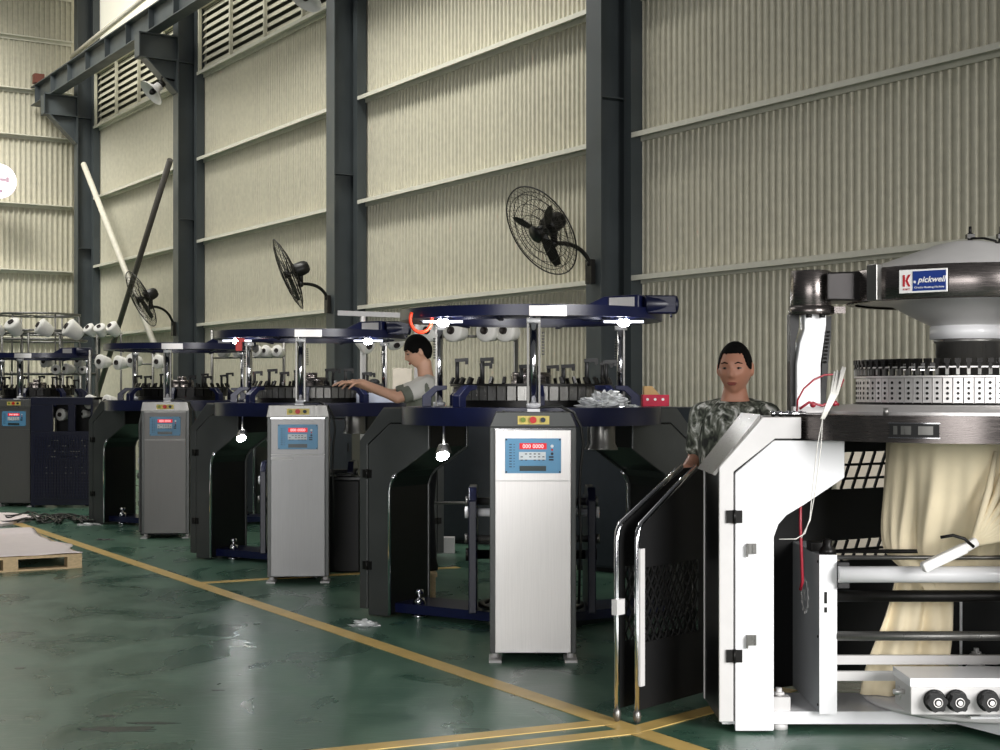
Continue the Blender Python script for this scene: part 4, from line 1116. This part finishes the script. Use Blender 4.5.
def hand(mb, wrist, d, palm_n, side=1, curl=.45):
    w = Vector(wrist); d = Vector(d).normalized(); n = Vector(palm_n); n = (n-d*n.dot(d)).normalized(); s_ = d.cross(n)*side
    # palm
    for f, r_ in ((.0, .024), (.03, .020), (.06, .018), (.085, .015)):
        for q in (-1, -.33, .33, 1): mb.ball(w+d*(f+.01)+s_*(q*.026), (.015, .015, .015), 10, 8)
    mb.tube([w-d*.02, w+d*.03], [.026, .028], 12)
    for q, L in ((-1, .062), (-.33, .078), (.33, .084), (1, .076)):
        p = w+d*.092+s_*(q*.027); dirv = d.copy(); path = [p-d*.02, p]
        for j in range(3):
            a = curl*(j+.6)*.7; dv = (d*math.cos(a)+n*math.sin(a)).normalized(); p = p+dv*L*(.45, .32, .25)[j]; path.append(p)
        mb.tube(path, [.0095, .0092, .0085, .0078, .006], 10); mb.ball(path[-1], .0062, 8, 6)
    p = w+d*.025+s_*.030; path = [p, p+(s_*.7+d*.6+n*.2).normalized()*.035, p+(s_*.5+d*.8+n*.5).normalized()*.062, p+(s_*.35+d*.8+n*.6).normalized()*.085]
    mb.tube(path, [.013, .0115, .010, .007], 10); mb.ball(path[-1], .0072, 8, 6)
def remesh(o, v=.006, sm=6):
    md = o.modifiers.new('r', 'REMESH'); md.mode = 'VOXEL'; md.voxel_size = v; md.use_smooth_shade = True
    md = o.modifiers.new('s', 'SMOOTH'); md.iterations = sm; md.factor = .5
    return o

def person(loc, H, heading, label, skin, headT, handL, handR, elbL, elbR, shirt, fringe, lean=0, stand=0):
    # local: facing -y ; z up ; H = height
    root = thing('person', label, 'person', loc, heading)
    k = H/1.72
    def V(x, y, z): return Vector((x*k, y*k+lean*max(0, z-.95)*k, z*k))
    mb = MB()
    loft(mb, [(V(0, 0, .84), .15*k, .11*k), (V(0, 0, .95), .17*k, .12*k), (V(0, 0, 1.08), .155*k, .115*k), (V(0, 0, 1.22), .165*k, .115*k), (V(0, .005, 1.34), .160*k, .11*k), (V(0, .01, 1.40), .115*k, .08*k), (V(0, .01, 1.44), .070*k, .06*k), (V(0, .0, 1.50), .056*k, .056*k), (V(0, -.005, 1.56), .054*k, .056*k)])
    sh = {-1: V(-.168, .01, 1.365), 1: V(.168, .01, 1.365)}
    el = {-1: Vector(elbL), 1: Vector(elbR)}; wr = {-1: Vector(handL[0]), 1: Vector(handR[0])}
    for s_ in (-1, 1):
        capsule(mb, sh[s_], .055*k, el[s_], .041*k); capsule(mb, el[s_], .041*k, wr[s_], .027*k)
        hh = handL if s_ < 0 else handR
        hand(mb, wr[s_], hh[1], hh[2], s_)
        hip = V(s_*.09, 0, .90); kn = V(s_*.10, -.01, .48); an = V(s_*.10, .02, .08)
        capsule(mb, hip, .085*k, kn, .055*k); capsule(mb, kn, .055*k, an, .036*k); capsule(mb, an+Vector((0, 0, -.03)), .035*k, an+Vector((0, -.14*k, -.045)), .028*k)
    head_pts(mb, headT)
    body = part('body', mb, skin, root); remesh(body, .0065, 3)
    head_extras(root, headT, skin, fringe)
    # shirt
    mb = MB()
    loft(mb, [(V(0, 0, .86), .19*k, .14*k), (V(0, 0, .95), .188*k, .138*k), (V(0, 0, 1.08), .18*k, .135*k), (V(0, 0, 1.22), .182*k, .135*k), (V(0, .005, 1.34), .178*k, .125*k), (V(0, .012, 1.40), .135*k, .10*k), (V(0, .022, 1.435), .082*k, .072*k)])
    for s_ in (-1, 1):
        e = sh[s_].lerp(el[s_], .85); capsule(mb, sh[s_]-Vector((s_*.01, 0, 0)), .064*k, sh[s_].lerp(el[s_], .4), .060*k); capsule(mb, V(s_*.07, .02, 1.405), .045*k, sh[s_], .060*k)
        d_ = (e-sh[s_]).normalized(); mb.tube([sh[s_], sh[s_].lerp(el[s_], .5), e], [.062*k, .060*k, .060*k], 20)
    so = part('shirt', mb, shirt, root); remesh(so, .009, 4)
    mb = MB()
    loft(mb, [(V(0, 0, .82), .165*k, .125*k), (V(0, 0, .95), .178*k, .128*k), (V(0, 0, 1.0), .172*k, .126*k)])
    for s_ in (-1, 1):
        hip = V(s_*.09, 0, .88); kn = V(s_*.10, -.01, .48); an = V(s_*.10, .02, .09)
        capsule(mb, hip, .098*k, kn, .074*k); mb.tube([kn, an], [.074*k, .062*k], 20)
    to = part('trousers', mb, 'trouser', root); remesh(to, .010, 4)
    for s_ in (-1, 1):
        an = V(s_*.10, .02, .06)
        mb = MB(); loft(mb, [((an.x, an.y-.06*k, .0), .045*k, .13*k), ((an.x, an.y-.06*k, .03), .048*k, .135*k), ((an.x, an.y-.045*k, .06), .045*k, .11*k), ((an.x, an.y, .10), .045*k, .06*k)]); part('shoe', mb, 'shoe', root)
    return root, V, sh, el

# man in camouflage tee behind the white leg
hp = P(735, 368, 7.35)
px, py = hp.x, hp.y
head1 = Matrix.Translation((0-.0, -.02, 1.612)) @ Matrix.Rotation(R(-14), 4, 'Z') @ Matrix.Rotation(R(4), 4, 'X') @ Matrix.Scale(1.10, 4)
person((px, py, 0), 1.74, R(-6), 'man in a grey camouflage T-shirt standing behind the white machine leg', 'skin', head1,
       (( -.245, -.14, 1.115), (-.10, -.85, -.25), (0, -.2, -1)), ((.26, -.22, 1.02), (-.2, -.9, -.2), (0, 0, -1)),
       (-.195, .10, 1.15), (.215, .08, 1.12), 'camo', False)
# young man in profile, leaning over the second machine
p2 = P(419, 350, 10.6)
stepz = .20
head2 = Matrix.Translation((0, -.045, 1.585)) @ Matrix.Rotation(R(4), 4, 'Z') @ Matrix.Rotation(R(18), 4, 'X')
r2, V2, sh2, el2 = person((p2.x+.04, p2.y, stepz), 1.68, R(-82), 'young man in profile with black hair, reaching left over the second machine', 'skin2', head2,
       ((-.10, -.50, 1.36), (.05, -1, .05), (0, 0, -1)), ((.10, -.46, 1.36), (-.1, -1, .05), (0, 0, -1)),
       (-.20, -.22, 1.27), (.21, -.21, 1.25), 'tee', True, lean=0)
mb = MB()
for s_ in (-1, 1):
    capsule(mb, sh2[s_]-Vector((s_*.01, 0, -.004)), .066, sh2[s_].lerp(el2[s_], .5), .063); capsule(mb, V2(s_*.07, .02, 1.405)+Vector((0, 0, .004)), .046, sh2[s_], .062)
loft(mb, [(V2(0, .005, 1.35), .178, .127), (V2(0, .012, 1.405), .137, .103), (V2(0, .022, 1.44), .085, .076)])
so = part('shoulder_panel', mb, 'teew', r2, label='white shoulder yoke of the T-shirt'); remesh(so, .009, 4)
mb = MB(); w2 = thing('step_stool', 'low wooden step under the young man', 'step', (p2.x+.05, p2.y, 0), R(-82))
mb.box(-.25, -.25, .17, .25, .06, .2); part('tread', mb, 'wood', w2)
for sx in (-.23, .20):
    mb = MB(); mb.box(sx, -.24, 0, sx+.03, .05, .17); part('side_board', mb, 'wood', w2)

# ================================================================== YARN CREELS AND CONES
def cone_proto():
    root = thing('yarn_cone', 'x', 'yarn cone')
    mb = MB(); mb.lathe([(.020, -.085), (.045, -.085), (.062, -.07), (.088, .05), (.090, .07), (.075, .082), (.022, .084)], 28); part('yarn', mb, 'cone', root)
    mb = MB(); mb.lathe([(.0, -.09), (.022, -.10), (.022, -.085)], 20); mb.lathe([(.032, .084), (.032, .10), (.026, .10), (.026, .088), (0, .088)], 20); part('cone_tube', mb, 'tube', root)
    return root
proto = cone_proto(); used = [False]
def put_cone(loc, d, label, group, sc=1.0):
    global proto
    o = proto if not used[0] else copy_tree(proto)
    used[0] = True
    o.location = loc; o.rotation_euler = Vector(d).to_track_quat('Z', 'Y').to_euler(); o['label'] = label; o['group'] = group; o.scale = (sc,)*3
    return o
def creel(name, label, pts, z_top, rails, post_r=.018, m='dsteel', braces=None):
    root = thing(name, label, 'yarn rack', (pts[0][0], pts[0][1], 0))
    for (x, y) in pts:
        mb = MB(); mb.cyl((x, y, 0), (x, y, z_top), post_r, 12); mb.cyl((x, y, 0), (x, y, .02), .07, 16); apart('post', mb, m, root)
    for (a, b_) in rails:
        mb = MB(); mb.cyl(a, b_, .011, 8); apart('rail', mb, m, root)
    return root
D45 = Vector((-.15, -.95, .12))

# rack behind nearest navy machine: rail with four cones
Yc = 11.6
q = lambda x, y: P(x, y, Yc)
z1 = q(0, 336).z
a, b_ = q(425, 336), q(516, 336)
creel('yarn_creel', 'slim yarn rack behind the nearest navy machine, carrying four cones', [(a.x, Yc+.06), (b_.x, Yc+.06)], q(0, 322).z, [((a.x, Yc+.06, z1), (b_.x, Yc+.06, z1)), ((a.x, Yc+.06, .6), (b_.x, Yc+.06, .6))])
for i, (x, lab) in enumerate(((432, 'leftmost white cone on the rack behind the young man, half hidden by the chrome post'), (456, 'white yarn cone second from the left on the rack behind the nearest machine'), (489, 'white yarn cone third from the left on the rack behind the nearest machine'), (508, 'rightmost white cone on the rack behind the nearest machine'))):
    put_cone(q(x, 332)+Vector((.01, -.03, 0)), (-.55, -.85, .10), lab, 'cones behind the nearest machine')
# rack by the second machine: upper bar with pale post
Y3 = 14.6
a, b_ = P(338, 313, Y3), P(418, 316, Y3)
rk = creel('yarn_creel', 'pale tubular rack behind the second machine with a long top bar', [(P(363, 0, Y3).x, Y3), (P(417, 0, Y3).x, Y3)], a.z, [], .03, 'lgrey')
mb = MB(); mb.bar(a, b_, .06, .05); apart('top_bar', mb, 'lgrey', rk)
mb = MB(); mb.bar(P(352, 331, Y3), P(372, 331, Y3), .05, .03); apart('cone_peg', mb, 'lgrey', rk)
put_cone(P(364, 343, Y3-.12), (.6, -.6, -.35), 'white yarn cone under the pale rack bar behind the second machine', 'cones on the pale rack')
put_cone(P(394, 339, Y3-.12), (.3, -.5, -.6), 'white yarn cone just left of the young man, hanging from the pale rack', 'cones on the pale rack')
# rack between machines 3 and 4 with small cone row
Y4 = 17.0
a, b_ = P(212, 358, Y4), P(284, 357, Y4)
creel('yarn_creel', 'thin yarn rack with a short row of cones, seen under the second machine ring', [(a.x, Y4), (b_.x, Y4)], P(0, 330, Y4).z, [(a, b_)])
for x, lab in ((225, 'leftmost cone of the row under the second machine ring'), (240, 'cone second from the left in the row under the second machine ring'), (258, 'cone third from the left in the row under the second machine ring'), (268, 'cone fourth from the left in the row under the second machine ring'), (279, 'rightmost cone of the row under the second machine ring')):
    put_cone(P(x, 352, Y4-.05), (-.3+random.uniform(-.3, .3), -.8, .2), lab, 'cones in the short row', .8)
# rack left of machine 4: two tiers
Y5 = 19.0
a, b_ = P(92, 364, Y5), P(170, 364, Y5)
creel('yarn_creel', 'two-tier yarn rack left of the third machine', [(P(90, 0, Y5).x, Y5), (P(153, 0, Y5).x, Y5)], P(0, 350, Y5).z, [(a, b_), (P(85, 404, Y5), P(140, 404, Y5))])
for x, y, lab in ((104, 362, 'round-faced white cone at the left of the upper tier, left of the third machine'), (122, 363, 'white cone second from the left on the upper tier'), (135, 361, 'pinkish white cone partly hidden by the post on the upper tier'), (162, 362, 'white cone at the right end of the upper tier, right of the third machine post'),
                (93, 402, 'white cone at the left end of the lower tier'), (111, 402, 'white cone facing the camera on the lower tier'), (134, 405, 'small white cone at the right of the lower tier')):
    put_cone(P(x, y, Y5-.06), (-.45+random.uniform(-.2, .2), -.85, .05), lab, 'cones on the two-tier rack', 1.05)
# far carousel creel above the furthest machine
Y6 = 21.6
cc = Vector((P(38, 0, Y6+.3).x, Y6+.3, 0)); zr = P(0, 331, Y6).z; zt = P(0, 315, Y6).z
root = thing('yarn_carousel', 'far round creel on thin posts, loaded with white cones, upper left', 'yarn rack', cc)
mb = MB(); mb.lathe([(.60, zt), (.62, zt), (.62, zt+.03), (.60, zt+.03)], 48, closed=True)
for k in range(3): aa = 2*PI*k/3; mb.cyl((0, 0, zt), (.6*math.cos(aa), .6*math.sin(aa), zt+.01), .010, 6)
part('top_ring', mb, 'dsteel', root)
mb = MB(); mb.lathe([(1.05, zr-.03), (1.08, zr-.03), (1.08, zr), (1.05, zr)], 64, closed=True); mb.lathe([(.7, zr-.15), (.72, zr-.15), (.72, zr-.12), (.7, zr-.12)], 48, closed=True)
for k in range(8): aa = 2*PI*k/8; mb.cyl((0, 0, zr-.02), (1.06*math.cos(aa), 1.06*math.sin(aa), zr-.02), .012, 6)
part('cone_ring', mb, 'dsteel', root)
for k in range(6):
    aa = 2*PI*k/6+.2; mb = MB(); mb.cyl((.62*math.cos(aa), .62*math.sin(aa), zr-.6), (.6*math.cos(aa), .6*math.sin(aa), zt), .014, 8); mb.cyl((.62*math.cos(aa), .62*math.sin(aa), 0), (.62*math.cos(aa), .62*math.sin(aa), zr-.6), .02, 8); part('post', mb, 'dsteel', root)
lab6 = ['cone at the extreme left edge on the far round creel', 'big white cone left of centre on the far round creel', 'white cone in the middle of the far round creel', 'wide white cone right of the middle on the far round creel', 'first of the three bunched cones at the right of the far round creel', 'middle of the three bunched cones at the right of the far round creel', 'last of the three bunched cones, beside the dark brace']
for (x, y, s_), lab in zip(((-2, 330, 1), (15, 328, 1.25), (45, 329, 1.25), (74, 331, 1.4), (91, 331, 1.1), (101, 331, 1.1), (114, 330, 1.25)), lab6):
    put_cone(P(x, y, Y6-.78-(.12 if x in (101,) else 0)), (-.5+random.uniform(-.4, .4), -.5, .55), lab, 'cones on the far round creel', s_*(1.08 if x < 90 else .9))
labs = ['white cone facing the camera just under the far round creel rail', 'small white cone at the left in the lower cluster of the far machine', 'small white cone in the middle of the lower cluster of the far machine', 'small white cone at the right of the lower cluster of the far machine', 'white cone behind the furthest machine post, right of centre']
for (x, y, s_), lab in zip(((48, 362, 1), (57, 370, .8), (69, 369, .9), (84, 370, .7), (82, 361, 1)), labs):
    put_cone(P(x, y, Y6-.6), (-.4+random.uniform(-.4, .4), -.8, .1), lab, 'cones around the furthest machine', s_)
mb = MB(); yk = Y6-.55; mb.cyl(P(0, 374, yk), P(98, 374, yk), .02, 8)
ck = thing('yarn_creel', 'low rail rack with small cones behind the furthest machine', 'yarn rack', (P(0, 374, yk).x, yk, 0)); apart('rail', mb, 'dsteel', ck)
for x in (2, 60, 97): mb = MB(); g0 = P(x, 374, yk); mb.cyl((g0.x, g0.y, 0), (g0.x, g0.y, 2.35), .02, 8); apart('post', mb, 'dsteel', ck)
# rail in front of the round creel
mb = MB(); yk = Y6-.66; mb.cyl(P(-20, 333, yk), P(122, 334, yk), .014, 8)
ck = thing('yarn_creel', 'long rail rack carrying the big cones above the furthest machine', 'yarn rack', (P(10, 374, yk).x, yk, 0)); apart('rail', mb, 'dsteel', ck)
for x in (22, 28.5, 97, 121): mb = MB(); g0 = P(x, 374, yk); mb.cyl((g0.x, g0.y, 0), (g0.x, g0.y, P(0, 333, yk).z), .016, 8); apart('post', mb, 'dsteel', ck)

# bits inside windows of the navy machine, far left
# navy guard housing between furthest and third machines
def navy_guard():
    a = G(33, 507); L = P(95, 0, a.y).x-a.x
    root = thing('machine_guard', 'navy mesh guard housing with two dark windows, between the two furthest cabinets', 'guard', (a.x, a.y-.1, 0))
    mb = MB()
    mb.box(0, 0, .03, L, .04, .98); mb.box(0, 0, 1.32, L, .04, 1.42); mb.box(0, 0, .98, .36*L-.0, .04, 1.32); mb.box(L-.03, 0, .98, L, .04, 1.32)
    for x in (0, L-.04): mb.box(x, .04, .0, x+.04, .5, 1.42)
    mb.box(.60*L, 0, .98, .72*L, .04, 1.32)
    mb.box(0, .04, 1.38, L, .5, 1.42)
    part('housing', mb, 'navy2', root, bevel=.006)
    mb = MB(); mb.box(.30*L, .3, .9, L-.02, .32, 1.36); part('window_dark', mb, 'black', root)
    mb = MB()
    for k in range(20): mb.box(.05+k*(L-.1)/20, -.012, .12, .055+k*(L-.1)/20, -.004, .93)
    for k in range(20): mb.box(.05, -.014, .12+k*.04, L-.05, -.006, .124+k*.04)
    part('mesh_panel', mb, 'navy', root)
    mb = MB(); rnd = random.Random(3)
    for k in range(46):
        j = rnd.choice((0, 0, 1, 2, 3, 5, 6)); i = rnd.randrange(4, 19)
        mb.box(.06+i*(L-.1)/20, -.016, .86-j*.07, .06+i*(L-.1)/20+.02, -.0145, .87-j*.07)
    part('mesh_glints', mb, 'dsteel', root)  # pale flecks painted on as highlights of the mesh
    put_cone((a.x+.46*L, a.y+.1, 1.19), (-.4, -.9, .05), 'white cone seen through the left window of the navy guard', 'cones inside the navy guard', .9)
    put_cone((a.x+.82*L, a.y+.1, 1.20), (-.8, -.6, .05), 'white cone seen through the right window of the navy guard', 'cones inside the navy guard', .6)
navy_guard()

# ================================================================== LOOSE THINGS
def crumple(name, c, size, m, label, cat, seedn=1, n=26, flat=.7):
    mb = MB(); rings, seg = n//2, n; pts = []
    for i in range(rings+1):
        ph = PI/2*i/rings
        for k in range(seg):
            t = 2*PI*k/seg; v = Vector((math.sin(ph)*math.cos(t), math.sin(ph)*math.sin(t), math.cos(ph)))
            f = 1+.55*noise.noise(v*3.1+Vector((seedn*5, 0, 0)))+.3*noise.noise(v*8+Vector((0, seedn*3, 0)))
            z = v.z*size[2]*f if i < rings else 0
            pts.append((c[0]+v.x*size[0]*f, c[1]+v.y*size[1]*f, c[2]+max(0, z)))
    b = mb.addv(pts)
    for i in range(rings):
        for k in range(seg):
            k2 = (k+1) % seg; mb.face((b+i*seg+k, b+(i+1)*seg+k, b+(i+1)*seg+k2, b+i*seg+k2))
    mb.face([b+rings*seg+k for k in range(seg)])
    return solo(name, mb, m, label, cat)
tz = 1.401
pp_ = P(604, 401, 9.0)
crumple('plastic_bag', (C2[0]+.43, C2[1]-.52, tz), (.145, .09, .085), 'film', 'crumpled clear plastic bag lying on the nearest navy table ring', 'plastic bag', 3, 34)
mb = MB(); x0 = C2[0]+.60; y0 = C2[1]+.05
mb.box(0, 0, 0, .17, .12, .075); o = solo('carton', mb, 'pink', 'crimson carton at the right end of the nearest navy table ring', 'box', bevel=.003, loc=(x0+.05, y0-.0, tz)); 
o.location = P(656, 0, 9.35); o.location.z = tz; o.location.x -= .085; o.location.y = 9.35
for k in range(3):
    mb = MB(); mb.cyl((.03+.05*k, -.001, .045), (.03+.05*k, -.0002, .045), .009, 10); link('printed_dot', mb.mesh('printed_dot', M['swhite']), o)
mb = MB(); mb.prism([(0, 0), (.1, 0), (.05, .055), (0, .055)], lambda x, z: (x, 0, z), lambda x, z: (x, .1, z)); kb = solo('kraft_box', mb, 'kraft', 'small kraft card flap resting on the crimson carton', 'box', loc=(o.location.x+.01, o.location.y+.01, tz+.0755))
crumple('plastic_scrap', (C2[0]+.60, C2[1]-.42, tz), (.05, .03, .015), 'film', 'small white plastic scrap on the nearest navy table ring beside the carton', 'scrap', 5, 16)
mb = MB(); mb.box(-.17, -.08, 0, .17, .08, .082); o = solo('parts_box', mb, 'pbox', 'pale blue-grey box on the second machine table under the young man\'s hands', 'box', bevel=.004); o.location = (P(377, 0, 12.4).x-.0, 12.4, tz)
mb = MB(); mb.box(-.085, 0, 0, .085, .02, .30); o = solo('paper_bag', mb, 'board', 'cream paper bag behind the young man\'s arm', 'bag', bevel=.008); o.location = (P(401, 0, 12.35).x, 12.5, tz); o.rotation_euler = (R(-3), 0, 0)
mb = MB(); mb.cbox((0, 0, .04), (.16, .05, .08)); mb.ball((0, 0, .09), (.05, .03, .03)); o = solo('black_tool_head', mb, 'black', 'small dark fitting beside the young man\'s wrist on the pale box', 'tool'); o.location = (P(374, 0, 12.4).x, 12.4, tz+.084)
# hooks: orange loop on nearest machine ring
mb = MB(); c0 = P(421, 319, 8.85)
mb.tube([c0+Vector((.066*math.cos(t_), .01*math.sin(t_), .082*math.sin(t_))) for t_ in [R(150+ (390-150)*i/20) for i in range(21)]], .011, 10)
solo('orange_loop', mb, 'orange', 'orange-red open rubber loop hanging at the left of the nearest upper ring', 'loop')
mb = MB(); c0 = P(239, 346, 12.0)
mb.cbox((0, 0, 0), (.05, .03, .08)); mb.cbox((.02, 0, .05), (.05, .02, .03)); mb.tube([(0, 0, .04), (-.02, 0, .07), (0, 0, .09)], .008, 6)
o = solo('red_tag', mb, 'red', 'small red tag hanging at the left of the second upper ring', 'tag'); o.location = c0

# low charcoal cabinets behind the machines
def lowcab(a, b_, ztop, depth, label, m='bulk'):
    a = Vector(a); b_ = Vector(b_); L = (b_-a).length; ang = math.atan2(b_.y-a.y, b_.x-a.x)
    root = thing('equipment_cabinet', label, 'cabinet', (a.x, a.y, 0), ang)
    mb = MB(); mb.box(0, 0, .04, L, depth, ztop-.13); mb.box(-.005, -.01, ztop-.125, L+.005, depth, ztop); part('body', mb, m, root, bevel=.005)
    mb = MB(); mb.box(.03, .03, 0, L-.03, depth-.03, .04); part('plinth', mb, 'black', root)
    nd = max(1, int(L/.6))
    for k in range(nd):
        mb = MB(); mb.box(L*k/nd+.008, -.014, .06, L*(k+1)/nd-.008, 0, ztop-.15); d = part('door', mb, m, root, bevel=.003)
        mb = MB(); mb.box(L*(k+1)/nd-.05, -.026, .6*ztop, L*(k+1)/nd-.035, -.014, .6*ztop+.1); part('handle', mb, 'iron', d)
    return root
lowcab((P(572, 0, 12.2).x, 12.2), (P(722, 0, 11.3).x, 11.3), 1.37, .45, 'low charcoal equipment cabinet behind the man in camouflage')
lowcab((P(428, 0, 14.3).x, 14.3), (P(512, 0, 14.1).x, 14.1), 1.32, .5, 'dark equipment cabinet seen under the nearest navy machine')
lowcab((P(236, 0, 17.5).x, 17.5), (P(352, 0, 17.3).x, 17.3), 1.30, .5, 'dark equipment cabinet seen under the second navy machine')
mb = MB(); mb.box(0, 0, .0, .27, .22, .76); o = thing('waste_bin', 'black bin to the right of the second control cabinet', 'bin', (P(331, 0, 12.3).x, 12.0, 0))
part('bin_body', mb, 'black', o, bevel=.01); mb = MB(); mb.box(-.01, -.01, .76, .28, .23, .79); mb.box(.07, .06, .79, .2, .15, .81); part('bin_lid', mb, 'legs', o, bevel=.005)
mb = MB(); mb.box(0, 0, 0, .19, .12, .145); o = solo('small_carton', mb, 'lgrey', 'small pale carton on the floor beyond the nearest machine leg', 'box', bevel=.003); o.location = (P(434, 0, 13.4).x, 13.4, .0)
# pale board behind the white machine
mb = MB(); mb.box(0, 0, 0, 2.1, .03, 1.25); o = solo('leaning_board', mb, 'board', 'pale board standing behind the white machine, seen through its black lattice guard', 'board'); o.location = (2.15, 9.3, 0); o.rotation_euler = (R(-5), 0, R(-20))

# pallet with foam sheet
pc = G(82, 568, 0); ax = Vector((-.466, .885, 0)); bx = Vector((-.93, -.22, 0)).normalized()
bx = Vector((-.885, -.466, 0))
TP = Matrix(((bx.x, ax.x, 0, pc.x), (bx.y, ax.y, 0, pc.y), (0, 0, 1, 0), (0, 0, 0, 1)))
ang = math.atan2(bx.y, bx.x)
pal = thing('pallet', 'pine pallet at the left edge under a white foam sheet', 'pallet', (pc.x, pc.y, 0), 0)
for i in range(3):
    for j in range(3):
        mb = MB(); mb.T = TP; mb.box(i*.52, j*.95, .015, i*.52+.12, j*.95+.14, .10); apart('block', mb, 'wood', pal)
mb = MB(); mb.T = TP
for j in range(3): mb.box(0, j*.95, 0, 1.16, j*.95+.12, .015)
apart('bottom_boards', mb, 'wood', pal)
mb = MB(); mb.T = TP
for j in range(14): mb.box(0, j*.148, .10, 1.16, j*.148+.13, .122)
apart('deck_boards', mb, 'wood', pal)
mb = MB(); mb.T = TP; nx, ny = 30, 50; pts = []; rnd = random.Random(2)
for j in range(ny+1):
    for i in range(nx+1):
        x = -.0+1.2*i/nx; y = -.01+2.25*j/ny
        xx = x + (.05*math.sin(y*7)+.10*(y > 1.0)*min(1, (y-1.0)*4) if i == 0 else 0)
        z = .126+.006*noise.noise(Vector((x*4, y*4, 0)))+.004
        if j > ny-9: z += .045*math.sin((j-ny+9)/9*PI)*(1 if x < .45 else .6)
        pts.append((xx, y, z))
b = mb.addv(pts)
for j in range(ny):
    for i in range(nx): mb.face((b+j*(nx+1)+i, b+j*(nx+1)+i+1, b+(j+1)*(nx+1)+i+1, b+(j+1)*(nx+1)+i), True)
o = solo('foam_sheet', mb, 'foam', 'white foam packing sheet spread over the pallet', 'sheet'); md = o.modifiers.new('s', 'SOLIDIFY'); md.thickness = .006
o = None
mb = MB(); q4 = [G(-60, 519, .03), G(2, 524, .03), G(42, 516, .03), G(10, 512.5, .03), G(-60, 512, .03)]
mb.prism([(v.x, v.y) for v in q4], lambda x, y: (x, y, .002), lambda x, y: (x, y, .03)); solo('white_board', mb, 'foam', 'thin white board lying on the floor beyond the pallet', 'board')
# black cables on the floor
rnd = random.Random(11); mb = MB()
for k in range(9):
    x0, y0 = rnd.uniform(-10, 60), rnd.uniform(514, 522); x1 = rnd.uniform(60, 112)
    pts = []; n = 26; ph = rnd.uniform(0, 6)
    for i in range(n+1):
        t = i/n; x = x0+(x1-x0)*t+6*math.sin(t*9+ph); y = y0+(520-y0)*t+3.2*math.sin(t*13+ph*2)
        g0 = G(x, y, .012); g0.z = .012+.03*abs(math.sin(t*11+ph)); pts.append(g0)
    mb.tube(pts, .010, 6)
mb.tube([G(80, 519, .01), G(84, 521, .01), G(92, 522, .01), G(100, 521, .01), G(103, 519, .01)], .02, 6)
o = solo('cable_tangle', mb, 'cable', 'tangle of black cables on the floor by the furthest cabinet', 'cables'); o['kind'] = 'stuff'
crumple('plastic_scrap', tuple(G(366, 626)), (.09, .04, .035), 'film', 'crumpled film at the foot of the nearest charcoal leg', 'scrap', 7, 18)
crumple('plastic_scrap', tuple(G(231, 553)), (.13, .07, .10), 'film', 'crumpled film inside the foot of the second machine leg', 'scrap', 8, 18)
crumple('floor_scrap', tuple(G(104, 540)), (.09, .04, .012), 'cable', 'flat dark scrap on the floor near the third machine leg', 'scrap', 9, 14)
crumple('floor_scrap', tuple(G(90, 525)), (.14, .06, .02), 'film', 'pale crumpled scrap on the floor at the end of the cables', 'scrap', 10, 14)

# ================================================================== LIGHT
w = bpy.data.worlds.new('world'); scn.world = w; w.use_nodes = True
bg = w.node_tree.nodes['Background']; bg.inputs[0].default_value = (*lin((205, 208, 212)), 1); bg.inputs[1].default_value = .11
def area(name, loc, target, sx, sy, e, col=(1, 1, 1)):
    l = bpy.data.lights.new(name, 'AREA'); l.shape = 'RECTANGLE'; l.size = sx; l.size_y = sy; l.energy = e; l.color = col
    o = bpy.data.objects.new(name, l); COL.objects.link(o); o.location = loc
    o.rotation_euler = (Vector(target)-Vector(loc)).to_track_quat('-Z', 'Y').to_euler(); return o
dl = area('daylight_doorway', (6.2, -.8, 2.9), (.8, 7, .6), 5.0, 3.4, 215, (1, .985, .97)); dl.data.spread = R(70)
db = area('fill_behind', (-3.5, -4.5, 2.4), (-.8, 8, .2), 7.0, 3.2, 110, (1, .985, .97)); db.data.spread = R(75)  # added fill from behind left, no known opening there
area('skylight_near', (-3.5, 10, 10.2), (-3.5, 10, 0), 2.0, 8, 40, (1, .985, .95))
area('fill_far', (-9, 20, 10.2), (-9, 20, 0), 2.2, 14, 620, (1, .98, .92))  # added overhead fill for the far floor and wall
area('fill_left', (-14, 16, 8.5), (-6, 22, 5.0), 6, 4, 160, (1, .975, .92))  # added side fill tilted at the far wall
for s0, s1, e in ((11.5, 17.5, 200), (17.5, 24.0, 92), (24.0, 30.0, 82)):
    sm = (s0+s1)/2; q = area('roof_skylight', W(sm, 3.0, 10.2), W(sm+.6, 0, 3.6), s1-s0, .7, e, (1, .98, .92)); q.data.spread = R(85)
q = area('roof_skylight', W(26.5, 7.5, 10.2), W(31.2, 7.0, 4.5), 8, 1.0, 760, (1, .98, .92)); q.data.spread = R(95)
